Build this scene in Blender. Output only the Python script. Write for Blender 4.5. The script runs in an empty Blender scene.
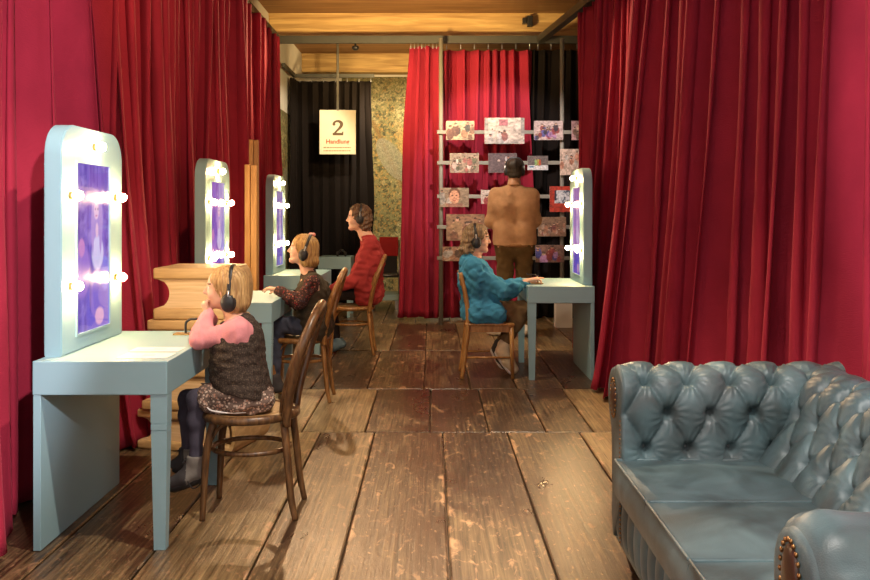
import bpy, bmesh, math, random
import numpy as np
from mathutils import Vector, Matrix
from math import pi, sin, cos

scene = bpy.context.scene
COL = scene.collection
F = 900.0; CX = 432.0; HY = 213.0; CAMZ = 1.335

def P(px, py, d):
    """point at depth d (metres in front of the camera wall) on the room's axes"""
    return Vector(((px - CX) * d / F, d, CAMZ - (py - HY) * d / F))

# ---------------------------------------------------------------- materials
def nodes_mat(name):
    m = bpy.data.materials.new(name); m.use_nodes = True
    nt = m.node_tree; bsdf = nt.nodes['Principled BSDF']
    return m, nt, bsdf

def N(nt, t, **kw):
    n = nt.nodes.new(t)
    for k, v in kw.items():
        setattr(n, k, v)
    return n

def ramp(nt, fac, stops):
    r = N(nt, 'ShaderNodeValToRGB')
    el = r.color_ramp.elements
    while len(el) < len(stops): el.new(0.5)
    for e, (p, c) in zip(el, stops):
        e.position = p; e.color = (*c, 1) if len(c) == 3 else c
    nt.links.new(fac, r.inputs['Fac'])
    return r.outputs['Color']

def srgb(r, g, b):
    f = lambda c: (c / 255 / 12.92) if c / 255 <= 0.04045 else ((c / 255 + 0.055) / 1.055) ** 2.4
    return (f(r), f(g), f(b))

def plain(name, col, rough=0.5, metal=0.0, noise=0.0, nscale=8.0, bump=0.0, bscale=60.0, sheen=0.0, spec=0.5, stretch=(1, 1, 1)):
    """principled with a soft procedural mottling and bump"""
    m, nt, b = nodes_mat(name)
    b.inputs['Roughness'].default_value = rough
    b.inputs['Metallic'].default_value = metal
    b.inputs['Specular IOR Level'].default_value = spec
    if sheen:
        b.inputs['Sheen Weight'].default_value = sheen
        b.inputs['Sheen Roughness'].default_value = 0.5
        b.inputs['Sheen Tint'].default_value = (*[min(1, c * 2 + .05) for c in col], 1)
    tc = N(nt, 'ShaderNodeTexCoord'); mp = N(nt, 'ShaderNodeMapping')
    mp.inputs['Scale'].default_value = stretch
    nt.links.new(tc.outputs['Object'], mp.inputs['Vector'])
    n1 = N(nt, 'ShaderNodeTexNoise'); n1.inputs['Scale'].default_value = nscale; n1.inputs['Detail'].default_value = 5
    nt.links.new(mp.outputs[0], n1.inputs['Vector'])
    lo = tuple(max(0, c * (1 - noise)) for c in col); hi = tuple(min(1, c * (1 + noise)) for c in col)
    nt.links.new(ramp(nt, n1.outputs['Fac'], [(0.3, lo), (0.7, hi)]), b.inputs['Base Color'])
    if bump:
        n2 = N(nt, 'ShaderNodeTexNoise'); n2.inputs['Scale'].default_value = bscale; n2.inputs['Detail'].default_value = 3
        nt.links.new(mp.outputs[0], n2.inputs['Vector'])
        bp = N(nt, 'ShaderNodeBump'); bp.inputs['Strength'].default_value = bump; bp.inputs['Distance'].default_value = 0.01
        nt.links.new(n2.outputs['Fac'], bp.inputs['Height'])
        nt.links.new(bp.outputs[0], b.inputs['Normal'])
    return m

def wood(name, dark, light, rough=0.45, scale=(1, 1, 1), dist=4.0, wscale=6.0, bump=0.15):
    m, nt, b = nodes_mat(name)
    tc = N(nt, 'ShaderNodeTexCoord'); mp = N(nt, 'ShaderNodeMapping')
    mp.inputs['Scale'].default_value = scale
    nt.links.new(tc.outputs['Object'], mp.inputs['Vector'])
    n = N(nt, 'ShaderNodeTexNoise'); n.inputs['Scale'].default_value = wscale; n.inputs['Detail'].default_value = 8
    n.inputs['Distortion'].default_value = dist * .2
    nt.links.new(mp.outputs[0], n.inputs['Vector'])
    c = ramp(nt, n.outputs['Fac'], [(0.3, dark), (0.52, tuple((a + e) / 2 for a, e in zip(dark, light))), (0.7, light)])
    nt.links.new(c, b.inputs['Base Color'])
    b.inputs['Roughness'].default_value = rough
    bp = N(nt, 'ShaderNodeBump'); bp.inputs['Strength'].default_value = bump; bp.inputs['Distance'].default_value = 0.01
    nt.links.new(n.outputs['Fac'], bp.inputs['Height']); nt.links.new(bp.outputs[0], b.inputs['Normal'])
    return m

def attr_mat(name, rough=0.5, emit=0.0, coat=0.0):
    m, nt, b = nodes_mat(name)
    a = N(nt, 'ShaderNodeAttribute'); a.attribute_name = 'Col'
    b.inputs['Roughness'].default_value = rough
    if emit:
        b.inputs['Base Color'].default_value = (0.01, 0.01, 0.012, 1)
        nt.links.new(a.outputs['Color'], b.inputs['Emission Color'])
        b.inputs['Emission Strength'].default_value = emit
        b.inputs['Coat Weight'].default_value = coat
        b.inputs['Coat Roughness'].default_value = 0.03
    else:
        nt.links.new(a.outputs['Color'], b.inputs['Base Color'])
    return m

# ---------------------------------------------------------------- objects
def world_off(o):
    v = Vector((0, 0, 0))
    while o is not None:
        v += Vector(o.location); o = o.parent
    return v

def obj(name, verts, faces, mat, parent=None, smooth=False, mats=None, fmat=None, sharp=None):
    """links ONE mesh object; verts are in room coordinates"""
    me = bpy.data.meshes.new(name)
    off = world_off(parent)
    if isinstance(verts, np.ndarray):
        V = verts.astype(np.float64) - np.array(off)[None]
        Fq = np.asarray(faces, dtype=np.int32)
        me.vertices.add(len(V)); me.vertices.foreach_set('co', V.ravel().astype(np.float32))
        k = Fq.shape[1]
        me.loops.add(Fq.size); me.loops.foreach_set('vertex_index', Fq.ravel())
        me.polygons.add(len(Fq)); me.polygons.foreach_set('loop_start', np.arange(0, Fq.size, k, dtype=np.int32))
        me.polygons.foreach_set('loop_total', np.full(len(Fq), k, dtype=np.int32))
        me.update(calc_edges=True); me.validate()
    else:
        me.from_pydata([tuple(Vector(v) - off) for v in verts], [], faces)
        me.update()
    for mm in (mats or [mat]): me.materials.append(mm)
    if fmat is not None:
        me.polygons.foreach_set('material_index', np.asarray(fmat, dtype=np.int32))
    if smooth:
        me.polygons.foreach_set('use_smooth', np.ones(len(me.polygons), dtype=bool))
        if sharp:
            me.set_sharp_from_angle(angle=math.radians(sharp))
    o = bpy.data.objects.new(name, me); COL.objects.link(o)
    if parent is not None: o.parent = parent
    return o

def tag(o, label=None, cat=None, group=None, kind=None):
    if label: o['label'] = label
    if cat: o['category'] = cat
    if group: o['group'] = group
    if kind: o['kind'] = kind
    return o

def thing(name, label, cat, loc=(0, 0, 0), group=None):
    o = bpy.data.objects.new(name, None); COL.objects.link(o)
    o.location = loc; o.empty_display_size = .05
    return tag(o, label, cat, group)

def copy_tree(o, parent=None):
    c = o.copy(); COL.objects.link(c)
    if parent is not None: c.parent = parent
    for ch in list(o.children): copy_tree(ch, c)
    return c

class MB:
    """collects shapes into one mesh"""
    def __init__(s): s.v = []; s.f = []
    def add(s, v, f):
        n = len(s.v); s.v += [tuple(x) for x in v]; s.f += [tuple(i + n for i in q) for q in f]; return s
    def box(s, x0, x1, y0, y1, z0, z1, bev=0.0, seg=2):
        bm = bmesh.new(); bmesh.ops.create_cube(bm, size=1.0)
        for v in bm.verts:
            v.co = Vector(((x0 + x1) / 2 + v.co.x * (x1 - x0), (y0 + y1) / 2 + v.co.y * (y1 - y0), (z0 + z1) / 2 + v.co.z * (z1 - z0)))
        if bev: bmesh.ops.bevel(bm, geom=bm.edges[:], offset=bev, segments=seg, affect='EDGES', profile=.5)
        return s.bm(bm)
    def bm(s, bm, M=None):
        bm.verts.index_update()
        s.add([(M @ v.co if M else v.co) for v in bm.verts], [[v.index for v in f.verts] for f in bm.faces]); bm.free(); return s
    def frustum(s, a, b, wa, da, wb, db):
        """square tapered bar standing from a (bottom) to b (top); half sizes"""
        v = []
        for c, w, d in ((a, wa, da), (b, wb, db)):
            for sx, sy in ((-1, -1), (1, -1), (1, 1), (-1, 1)): v.append((c[0] + sx * w, c[1] + sy * d, c[2]))
        return s.add(v, [(3, 2, 1, 0), (4, 5, 6, 7), (0, 1, 5, 4), (1, 2, 6, 5), (2, 3, 7, 6), (3, 0, 4, 7)])
    def tube(s, pts, r, seg=10, smooth=0, closed=False, flat=1.0):
        pts = [Vector(p) for p in pts]
        rad = list(r) if hasattr(r, '__len__') else [r] * len(pts)
        if smooth: pts, rad = spline(pts, rad, smooth, closed)
        n = len(pts); rings = []; up = None
        for i in range(n):
            if closed: t = pts[(i + 1) % n] - pts[i - 1]
            else: t = pts[min(i + 1, n - 1)] - pts[max(i - 1, 0)]
            t.normalize()
            if up is None:
                up = Vector((0, 0, 1)) if abs(t.z) < .9 else Vector((1, 0, 0))
            up = (up - t * up.dot(t)).normalized(); side = t.cross(up)
            rings.append([pts[i] + (up * cos(2 * pi * k / seg) + side * sin(2 * pi * k / seg) * flat) * rad[i] for k in range(seg)])
        v = [p for q in rings for p in q]; f = []
        for i in range(n if closed else n - 1):
            j = (i + 1) % n
            for k in range(seg):
                l = (k + 1) % seg
                f.append((i * seg + k, i * seg + l, j * seg + l, j * seg + k))
        if not closed:
            f.append(tuple(range(seg))[::-1]); f.append(tuple((n - 1) * seg + k for k in range(seg)))
        return s.add(v, f)
    def ball(s, c, r, seg=12, rings=8, sc=(1, 1, 1)):
        bm = bmesh.new(); bmesh.ops.create_uvsphere(bm, u_segments=seg, v_segments=rings, radius=r)
        return s.bm(bm, Matrix.Translation(Vector(c)) @ Matrix.Diagonal((*sc, 1)))
    def lathe(s, c, prof, seg=20):
        v = []; f = []
        for r, z in prof:
            for k in range(seg): v.append((c[0] + r * cos(2 * pi * k / seg), c[1] + r * sin(2 * pi * k / seg), c[2] + z))
        for i in range(len(prof) - 1):
            for k in range(seg):
                l = (k + 1) % seg; f.append((i * seg + k, i * seg + l, (i + 1) * seg + l, (i + 1) * seg + k))
        f.append(tuple(range(seg))[::-1]); f.append(tuple((len(prof) - 1) * seg + k for k in range(seg)))
        return s.add(v, f)
    def rot(s, c, yaw):
        ca, sa = cos(yaw), sin(yaw)
        s.v = [(c[0] + (x - c[0]) * ca - (y - c[1]) * sa, c[1] + (x - c[0]) * sa + (y - c[1]) * ca, z) for x, y, z in s.v]; return s
    def build(s, name, mat, parent=None, smooth=False, sharp=None, **k):
        return obj(name, s.v, s.f, mat, parent, smooth=smooth or bool(sharp), sharp=sharp, **k)

def spline(pts, rad, k, closed=False):
    n = len(pts); op = []; orr = []
    rng = range(n) if closed else range(n - 1)
    for i in rng:
        g = (lambda j: j % n) if closed else (lambda j: max(0, min(n - 1, j)))
        p0, p1, p2, p3 = (pts[g(i + q)] for q in (-1, 0, 1, 2))
        for j in range(k):
            t = j / k
            op.append(0.5 * (2 * p1 + (p2 - p0) * t + (2 * p0 - 5 * p1 + 4 * p2 - p3) * t * t + (3 * p1 - p0 - 3 * p2 + p3) * t ** 3))
            orr.append(rad[g(i)] * (1 - t) + rad[g(i + 1)] * t)
    if not closed: op.append(pts[-1]); orr.append(rad[-1])
    return op, orr

def color_grid(o, cols):
    """per-vertex picture colours (linear rgb)"""
    a = o.data.color_attributes.new('Col', 'FLOAT_COLOR', 'POINT')
    c = np.ones((len(o.data.vertices), 4), dtype=np.float32); c[:len(cols), :3] = cols
    a.data.foreach_set('color', c.ravel())

# ---------------------------------------------------------------- signed-distance figures
class Field:
    def __init__(s): s.p = []
    def cap(s, a, ra, b, rb=None, k=0.02, sub=False):
        s.p.append(('c', np.array(a, float), ra, np.array(b, float), ra if rb is None else rb, k, sub)); return s
    def chain(s, pts, rs, k=0.02):
        for i in range(len(pts) - 1): s.cap(pts[i], rs[i], pts[i + 1], rs[i + 1], k)
        return s
    def ell(s, c, r, R=None, k=0.02, sub=False):
        s.p.append(('e', np.array(c, float), np.array(r, float), np.eye(3) if R is None else np.array(R), k, sub)); return s
    def cut(s, c, n):
        """removes the side the normal n points to"""
        n = np.array(n, float); n /= np.linalg.norm(n)
        s.p.append(('p', np.array(c, float), n)); return s
    def mesh(s, vox, noise=0.0, nscale=20.0, seed=1, ripple=None):
        lo = np.full(3, 1e9); hi = -lo
        for q in s.p:
            if q[0] == 'c' and not q[6]:
                m = max(q[2], q[4]) + q[5] * .3
                lo = np.minimum(lo, np.minimum(q[1], q[3]) - m); hi = np.maximum(hi, np.maximum(q[1], q[3]) + m)
            elif q[0] == 'e' and not q[5]:
                m = max(q[2]); lo = np.minimum(lo, q[1] - m); hi = np.maximum(hi, q[1] + m)
        lo -= 4 * vox + noise; hi += 4 * vox + noise
        n = np.ceil((hi - lo) / vox).astype(int) + 1
        ax = [lo[i] + vox * np.arange(n[i]) for i in range(3)]
        D = np.full(n, 1.0, np.float32)
        for q in s.p:
            if q[0] == 'p':
                d = (ax[0][:, None, None] - q[1][0]) * q[2][0] + (ax[1][None, :, None] - q[1][1]) * q[2][1] + (ax[2][None, None, :] - q[1][2]) * q[2][2]
                D = np.maximum(D, d.astype(np.float32)); continue
            k, sub = q[-2], q[-1]
            if q[0] == 'c':
                m = max(q[2], q[4]) + k + 4 * vox; a0 = np.minimum(q[1], q[3]) - m; a1 = np.maximum(q[1], q[3]) + m
            else:
                m = max(q[2]) + k + 4 * vox; a0 = q[1] - m; a1 = q[1] + m
            i0 = np.clip(np.floor((a0 - lo) / vox).astype(int), 0, n); i1 = np.clip(np.ceil((a1 - lo) / vox).astype(int) + 1, 0, n)
            if (i1 <= i0).any(): continue
            X = ax[0][i0[0]:i1[0]][:, None, None]; Y = ax[1][i0[1]:i1[1]][None, :, None]; Z = ax[2][i0[2]:i1[2]][None, None, :]
            if q[0] == 'c':
                a, ra, b, rb = q[1], q[2], q[3], q[4]
                ba = b - a; L2 = max(float(ba @ ba), 1e-9)
                t = np.clip(((X - a[0]) * ba[0] + (Y - a[1]) * ba[1] + (Z - a[2]) * ba[2]) / L2, 0, 1)
                d = np.sqrt((X - a[0] - t * ba[0]) ** 2 + (Y - a[1] - t * ba[1]) ** 2 + (Z - a[2] - t * ba[2]) ** 2) - (ra + (rb - ra) * t)
            else:
                c, r, R = q[1], q[2], q[3]
                l = [R[i][0] * (X - c[0]) + R[i][1] * (Y - c[1]) + R[i][2] * (Z - c[2]) for i in range(3)]
                k0 = np.sqrt(sum((l[i] / r[i]) ** 2 for i in range(3))); k1 = np.sqrt(sum((l[i] / r[i] ** 2) ** 2 for i in range(3))) + 1e-9
                d = k0 * (k0 - 1) / k1
            S = D[i0[0]:i1[0], i0[1]:i1[1], i0[2]:i1[2]]
            if sub:
                d = -d; h = np.clip(k - np.abs(S - d), 0, None) / max(k, 1e-6); r_ = np.maximum(S, d) + h * h * k * .25
            else:
                h = np.clip(k - np.abs(S - d), 0, None) / max(k, 1e-6); r_ = np.minimum(S, d) - h * h * k * .25
            D[i0[0]:i1[0], i0[1]:i1[1], i0[2]:i1[2]] = r_
        if noise or ripple:
            I = np.argwhere(np.abs(D) < .04); Q = lo + I * vox
            w = np.zeros(len(I))
            if noise:
                rg = np.random.RandomState(seed)
                for _ in range(6):
                    dv = rg.normal(size=3); dv /= np.linalg.norm(dv)
                    w += np.sin(Q @ dv * nscale * rg.uniform(.6, 1.9) + rg.uniform(0, 6.3) + 1.2 * np.sin(Q @ rg.normal(size=3) * nscale * .45)) / 6 * 1.7
                w *= noise
            if ripple: w = w + ripple(Q)
            D[I[:, 0], I[:, 1], I[:, 2]] += w
        return surface_nets(D, lo, vox)

def surface_nets(D, lo, vox):
    B = D < 0
    nx, ny, nz = D.shape
    cnt = np.zeros((nx - 1, ny - 1, nz - 1), np.uint8)
    for i in (0, 1):
        for j in (0, 1):
            for k in (0, 1): cnt += B[i:nx - 1 + i, j:ny - 1 + j, k:nz - 1 + k]
    act = np.argwhere((cnt > 0) & (cnt < 8)); idx = np.full(cnt.shape, -1, np.int32)
    idx[act[:, 0], act[:, 1], act[:, 2]] = np.arange(len(act))
    acc = np.zeros((len(act), 3)); num = np.zeros(len(act))
    corners = [(i, j, k) for i in (0, 1) for j in (0, 1) for k in (0, 1)]
    val = {c: D[act[:, 0] + c[0], act[:, 1] + c[1], act[:, 2] + c[2]] for c in corners}
    for c in corners:
        for a in range(3):
            if c[a] == 0:
                e = list(c); e[a] = 1; e = tuple(e)
                v0, v1 = val[c], val[e]; m = (v0 < 0) != (v1 < 0)
                t = np.where(m, v0 / np.where(m, v0 - v1, 1), 0)
                t = np.clip(t, 0, 1)
                p = np.tile(np.array(c, float), (len(act), 1)); p[:, a] = t
                acc += p * m[:, None]; num += m
    V = lo + (act + acc / num[:, None]) * vox
    Fs = []
    for a in range(3):
        b, c = (a + 1) % 3, (a + 2) % 3
        s0 = [slice(None)] * 3; s1 = [slice(None)] * 3; s0[a] = slice(0, -1); s1[a] = slice(1, None)
        m0 = B[tuple(s0)]; m1 = B[tuple(s1)]
        for flip, mm in ((False, m0 & ~m1), (True, ~m0 & m1)):
            e = np.argwhere(mm)
            ok = (e[:, b] > 0) & (e[:, c] > 0) & (e[:, b] < D.shape[b] - 1) & (e[:, c] < D.shape[c] - 1); e = e[ok]
            q = []
            for db, dc in ((0, 0), (-1, 0), (-1, -1), (0, -1)):
                w = e.copy(); w[:, b] += db; w[:, c] += dc; q.append(idx[w[:, 0], w[:, 1], w[:, 2]])
            q = np.stack(q, 1)
            Fs.append(q[:, ::-1] if flip else q)
    Fq = np.concatenate(Fs); Fq = Fq[(Fq >= 0).all(1)]
    return V, Fq
# ================================================================ MATERIALS
M = {}
M['plaster'] = plain('plaster', (.62, .58, .50), .85, noise=.06, nscale=3, bump=.1, bscale=40)
M['desk'] = plain('desk_paint', srgb(138, 174, 182), .42, noise=.03, nscale=2, bump=.03, bscale=180)
M['brass'] = plain('brass', (.55, .36, .14), .3, metal=1)
M['steel'] = plain('steel', (.45, .45, .44), .35, metal=1, noise=.05)
M['rack'] = plain('rack_paint', (.22, .205, .17), .55, noise=.06)
M['rail'] = plain('rail_paint', (.05, .048, .038), .5, noise=.1)
M['black'] = plain('black_plastic', (.016, .015, .015), .4, noise=.1)
M['pad'] = plain('black_pad', (.02, .018, .018), .75, noise=.15, bump=.2)
M['paper'] = plain('paper', (.80, .77, .70), .7, noise=.03)
M['white'] = plain('white_paint', (.78, .74, .70), .6, noise=.03)
M['thonet'] = wood('bentwood', (.045, .020, .008), (.21, .105, .038), .32, (6, 6, 1.2), 2, 9)
M['thonet_warm'] = wood('bentwood_warm', (.15, .06, .015), (.38, .19, .06), .32, (6, 6, 1.2), 2, 9)
M['chairwood'] = wood('chair_beech', (.28, .12, .03), (.50, .26, .08), .35, (6, 6, 1.2), 2, 8)
M['cane'] = plain('cane_seat', (.40, .23, .09), .5, noise=.2, nscale=60, bump=.4, bscale=200)
M['beam'] = wood('beam_pine', (.34, .19, .06), (.66, .44, .17), .6, (.35, 3, 5), 3, 4, .3)
M['ceiling'] = wood('ceiling_boards', (.16, .07, .02), (.30, .15, .05), .7, (.3, 4, 4), 3, 3)
M['plank'] = wood('plank_oak', (.34, .16, .04), (.55, .30, .10), .5, (6, 6, .8), 3, 4)
M['cover'] = wood('book_cover', (.42, .26, .10), (.66, .45, .21), .45, (1, 3, 8), 3, 4, .08)
M['pages'] = wood('book_pages', (.58, .40, .20), (.78, .58, .34), .55, (.6, 1, 14), 1, 5, .1)

def velvet(name, col):
    m, nt, b = nodes_mat(name)
    b.inputs['Roughness'].default_value = .9
    b.inputs['Specular IOR Level'].default_value = .15
    b.inputs['Sheen Weight'].default_value = .25
    b.inputs['Sheen Roughness'].default_value = .4
    b.inputs['Sheen Tint'].default_value = (*[min(1, c * 1.6 + .06) for c in col], 1)
    tc = N(nt, 'ShaderNodeTexCoord'); mp = N(nt, 'ShaderNodeMapping'); mp.inputs['Scale'].default_value = (1, 1, .6)
    nt.links.new(tc.outputs['Object'], mp.inputs['Vector'])
    n = N(nt, 'ShaderNodeTexNoise'); n.inputs['Scale'].default_value = 5; n.inputs['Detail'].default_value = 6
    nt.links.new(mp.outputs[0], n.inputs['Vector'])
    nt.links.new(ramp(nt, n.outputs['Fac'], [(.25, tuple(c * .82 for c in col)), (.75, tuple(c * 1.15 for c in col))]), b.inputs['Base Color'])
    mp2 = N(nt, 'ShaderNodeMapping'); mp2.inputs['Scale'].default_value = (60, 60, 260)
    nt.links.new(tc.outputs['Object'], mp2.inputs['Vector'])
    n2 = N(nt, 'ShaderNodeTexNoise'); n2.inputs['Scale'].default_value = 1; n2.inputs['Detail'].default_value = 2
    nt.links.new(mp2.outputs[0], n2.inputs['Vector'])
    bp = N(nt, 'ShaderNodeBump'); bp.inputs['Strength'].default_value = .25; bp.inputs['Distance'].default_value = .01
    nt.links.new(n2.outputs['Fac'], bp.inputs['Height']); nt.links.new(bp.outputs[0], b.inputs['Normal'])
    return m
M['red'] = velvet('red_curtain_cloth', (.31, .020, .042))
M['blackcloth'] = velvet('black_curtain_cloth', (.009, .006, .005))

def floor_mat():
    m, nt, b = nodes_mat('worn_floor_boards')
    L = nt.links.new
    at = N(nt, 'ShaderNodeAttribute'); at.attribute_name = 'Col'
    sp = N(nt, 'ShaderNodeSeparateColor'); L(at.outputs['Color'], sp.inputs[0])
    tone, across, rnd = sp.outputs[0], sp.outputs[1], sp.outputs[2]
    tc = N(nt, 'ShaderNodeTexCoord')
    cx = N(nt, 'ShaderNodeCombineXYZ'); L(rnd, cx.inputs[0]); L(rnd, cx.inputs[1])
    sc = N(nt, 'ShaderNodeVectorMath', operation='SCALE'); sc.inputs['Scale'].default_value = 37; L(cx.outputs[0], sc.inputs[0])
    ad = N(nt, 'ShaderNodeVectorMath', operation='ADD'); L(tc.outputs['Object'], ad.inputs[0]); L(sc.outputs[0], ad.inputs[1])
    def noise(scale, vec, detail=6, dist=0.0):
        mp = N(nt, 'ShaderNodeMapping'); mp.inputs['Scale'].default_value = vec; L(ad.outputs[0], mp.inputs['Vector'])
        n = N(nt, 'ShaderNodeTexNoise'); n.inputs['Scale'].default_value = scale; n.inputs['Detail'].default_value = detail
        n.inputs['Distortion'].default_value = dist; n.inputs['Roughness'].default_value = .62
        L(mp.outputs[0], n.inputs['Vector']); return n.outputs['Fac']
    def mth(op, a, c=None, clamp=False):
        n = N(nt, 'ShaderNodeMath', operation=op, use_clamp=clamp)
        for i, x in enumerate((a, c)):
            if x is None: continue
            if isinstance(x, (int, float)): n.inputs[i].default_value = x
            else: L(x, n.inputs[i])
        return n.outputs[0]
    grain = noise(5.0, (13, .38, 1), 9); patch = noise(1.3, (1.6, .8, 1), 7, .6); chips = noise(9, (1.8, .8, 1), 9, .8); fleck = noise(30, (1.4, .55, 1), 4)
    # worn amount: boards already worn (tone) + patches
    w = mth('ADD', mth('SUBTRACT', mth('MULTIPLY', tone, 1.5), .20), mth('MULTIPLY', mth('SUBTRACT', patch, .5), 2.0))
    w = mth('ADD', w, mth('MULTIPLY', mth('SUBTRACT', grain, .5), 1.0), True)
    dark = ramp(nt, grain, [(.34, (.022, .011, .006)), (.66, (.098, .054, .028))])
    lite = ramp(nt, grain, [(.34, (.15, .095, .038)), (.66, (.42, .295, .135))])
    mx = N(nt, 'ShaderNodeMix', data_type='RGBA'); L(w, mx.inputs['Factor']); L(dark, mx.inputs[6]); L(lite, mx.inputs[7])
    # chipped paint and bare wood, mostly along the board edges
    ed = mth('ABSOLUTE', mth('SUBTRACT', across, .5))
    edge = mth('MULTIPLY', mth('SUBTRACT', ed, .40), 2.6, True)
    ch = mth('ADD', mth('MULTIPLY', mth('SUBTRACT', chips, .575), 11.0), mth('MULTIPLY', edge, 5.0))
    ch = mth('MULTIPLY', mth('MULTIPLY', ch, mth('MULTIPLY', mth('SUBTRACT', patch, .42), 6.0, True)), .85, True)
    fl = mth('MULTIPLY', mth('SUBTRACT', fleck, .60), 9.0, True)
    ch = mth('MAXIMUM', ch, mth('MULTIPLY', fl, .6))
    m2 = N(nt, 'ShaderNodeMix', data_type='RGBA'); L(ch, m2.inputs['Factor']); L(mx.outputs[2], m2.inputs[6]); m2.inputs[7].default_value = (.50, .29, .15, 1)
    # long dark cracks
    cr = noise(2.2, (22, .45, 1), 3, .3)
    ck = mth('MULTIPLY', mth('SUBTRACT', cr, .70), 22.0, True)
    m3 = N(nt, 'ShaderNodeMix', data_type='RGBA'); L(ck, m3.inputs['Factor']); L(m2.outputs[2], m3.inputs[6]); m3.inputs[7].default_value = (.025, .012, .006, 1)
    L(m3.outputs[2], b.inputs['Base Color'])
    rg = mth('ADD', mth('MULTIPLY', patch, .42), .13)
    L(rg, b.inputs['Roughness'])
    bp = N(nt, 'ShaderNodeBump'); bp.inputs['Strength'].default_value = .35; bp.inputs['Distance'].default_value = .008
    hh = mth('ADD', mth('MULTIPLY', chips, .6), mth('MULTIPLY', grain, .6)); L(hh, bp.inputs['Height']); L(bp.outputs[0], b.inputs['Normal'])
    return m
M['floor'] = floor_mat()

# ================================================================ SHELL
XL, XR, YB, YF, ZC = -2.05, 2.55, 14.45, -0.6, 3.84

def build_floor():
    rng = random.Random(7)
    rows = [(-0.6, 1.30), (1.30, 5.49), (5.49, 6.84), (6.84, 8.75), (8.75, 10.9), (10.9, 14.45)]
    near = [-2.05, -1.50, -1.10, -.68, -.35, .065, .46, .90, 1.32, 1.75, 2.15, 2.55]
    ntone = [.30, .35, .52, .30, .10, .14, .16, .62, .85, .8, .6]
    second = [-2.05, -1.62, -1.21, -.80, -.41, -.01, .35, .70, .99, 1.38, 1.78, 2.2, 2.55]
    stone = [.3, .4, .55, .62, .20, .10, .16, .22, .62, .7, .5, .4, .4]
    v = []; f = []; col = []
    for ri, (y0, y1) in enumerate(rows):
        if ri == 1: xs, tn = near, ntone
        elif ri == 2: xs, tn = second, stone
        else:
            xs = [XL]; 
            while xs[-1] < XR - .6: xs.append(xs[-1] + rng.uniform(.34, .44))
            xs.append(XR); tn = [rng.uniform(.02, .26) if ri == 3 else rng.uniform(.1, .5) for _ in xs]
        for i in range(len(xs) - 1):
            g = .009; x0, x1 = xs[i] + g * .5, xs[i + 1] - g * .5; a, c = y0 + g * .5, y1 - g * .5
            r = rng.random(); t = tn[i]; h = rng.uniform(-.0025, 0)
            n = len(v); e = .006
            v += [(x0, a, h - e), (x0 + e, a + e, h), (x1 - e, a + e, h), (x1, a, h - e), (x1, c, h - e), (x1 - e, c - e, h), (x0 + e, c - e, h), (x0, c, h - e)]
            col += [(t, q, r) for q in (0, .02, .98, 1, 1, .98, .02, 0)]
            v += [(x0, a, -.03), (x1, a, -.03), (x1, c, -.03), (x0, c, -.03)]; col += [(0, .5, r)] * 4
            f += [(n + 1, n + 2, n + 5, n + 6), (n, n + 3, n + 2, n + 1), (n + 3, n + 4, n + 5, n + 2), (n + 4, n + 7, n + 6, n + 5), (n + 7, n, n + 1, n + 6),
                  (n, n + 8, n + 9, n + 3), (n + 3, n + 9, n + 10, n + 4), (n + 4, n + 10, n + 11, n + 7), (n + 7, n + 11, n + 8, n)]
    n = len(v); v += [(XL - .2, YF, -.03), (XR + .2, YF, -.03), (XR + .2, YB + .2, -.03), (XL - .2, YB + .2, -.03)]; col += [(0, .5, 0)] * 4
    f += [(n, n + 1, n + 2, n + 3)]
    o = obj('floor', v, f, M['floor']); color_grid(o, np.array(col)); tag(o, 'worn dark brown floor of wide old wooden boards', kind='structure')
build_floor()

def struct(name, x0, x1, y0, y1, z0, z1, mat, label):
    return tag(MB().box(x0, x1, y0, y1, z0, z1).build(name, mat), label, kind='structure')
struct('wall_left', XL - .15, XL, YF, YB + .15, -.03, ZC + .1, M['plaster'], 'pale plaster wall behind the left curtains')
struct('wall_right', XR, XR + .15, YF, YB + .15, -.03, ZC + .1, M['plaster'], 'pale plaster wall behind the right curtains')
struct('wall_back', XL, XR, YB, YB + .15, -.03, ZC + .1, M['plaster'], 'pale plaster wall at the far end of the room')
struct('ceiling', XL, XR, YF, YB, ZC, ZC + .1, M['ceiling'], 'dark brown boarded wooden ceiling')
for i, y in enumerate((1.6, 4.0, 6.4, 8.85, 11.3, 14.15)):
    t = MB().box(XL, XR, y, y + .28, 3.55, ZC, .012)
    t.box(XL, XR, y - .012, y, 3.63, 3.655); t.box(XL, XR, y - .018, y, ZC - .03, ZC)
    tag(t.build('ceiling_beam' if i == 0 else 'ceiling_beam.%03d' % i, M['beam']), 'yellowish pine ceiling beam running across the room', kind='structure', group='ceiling beams')

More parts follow.
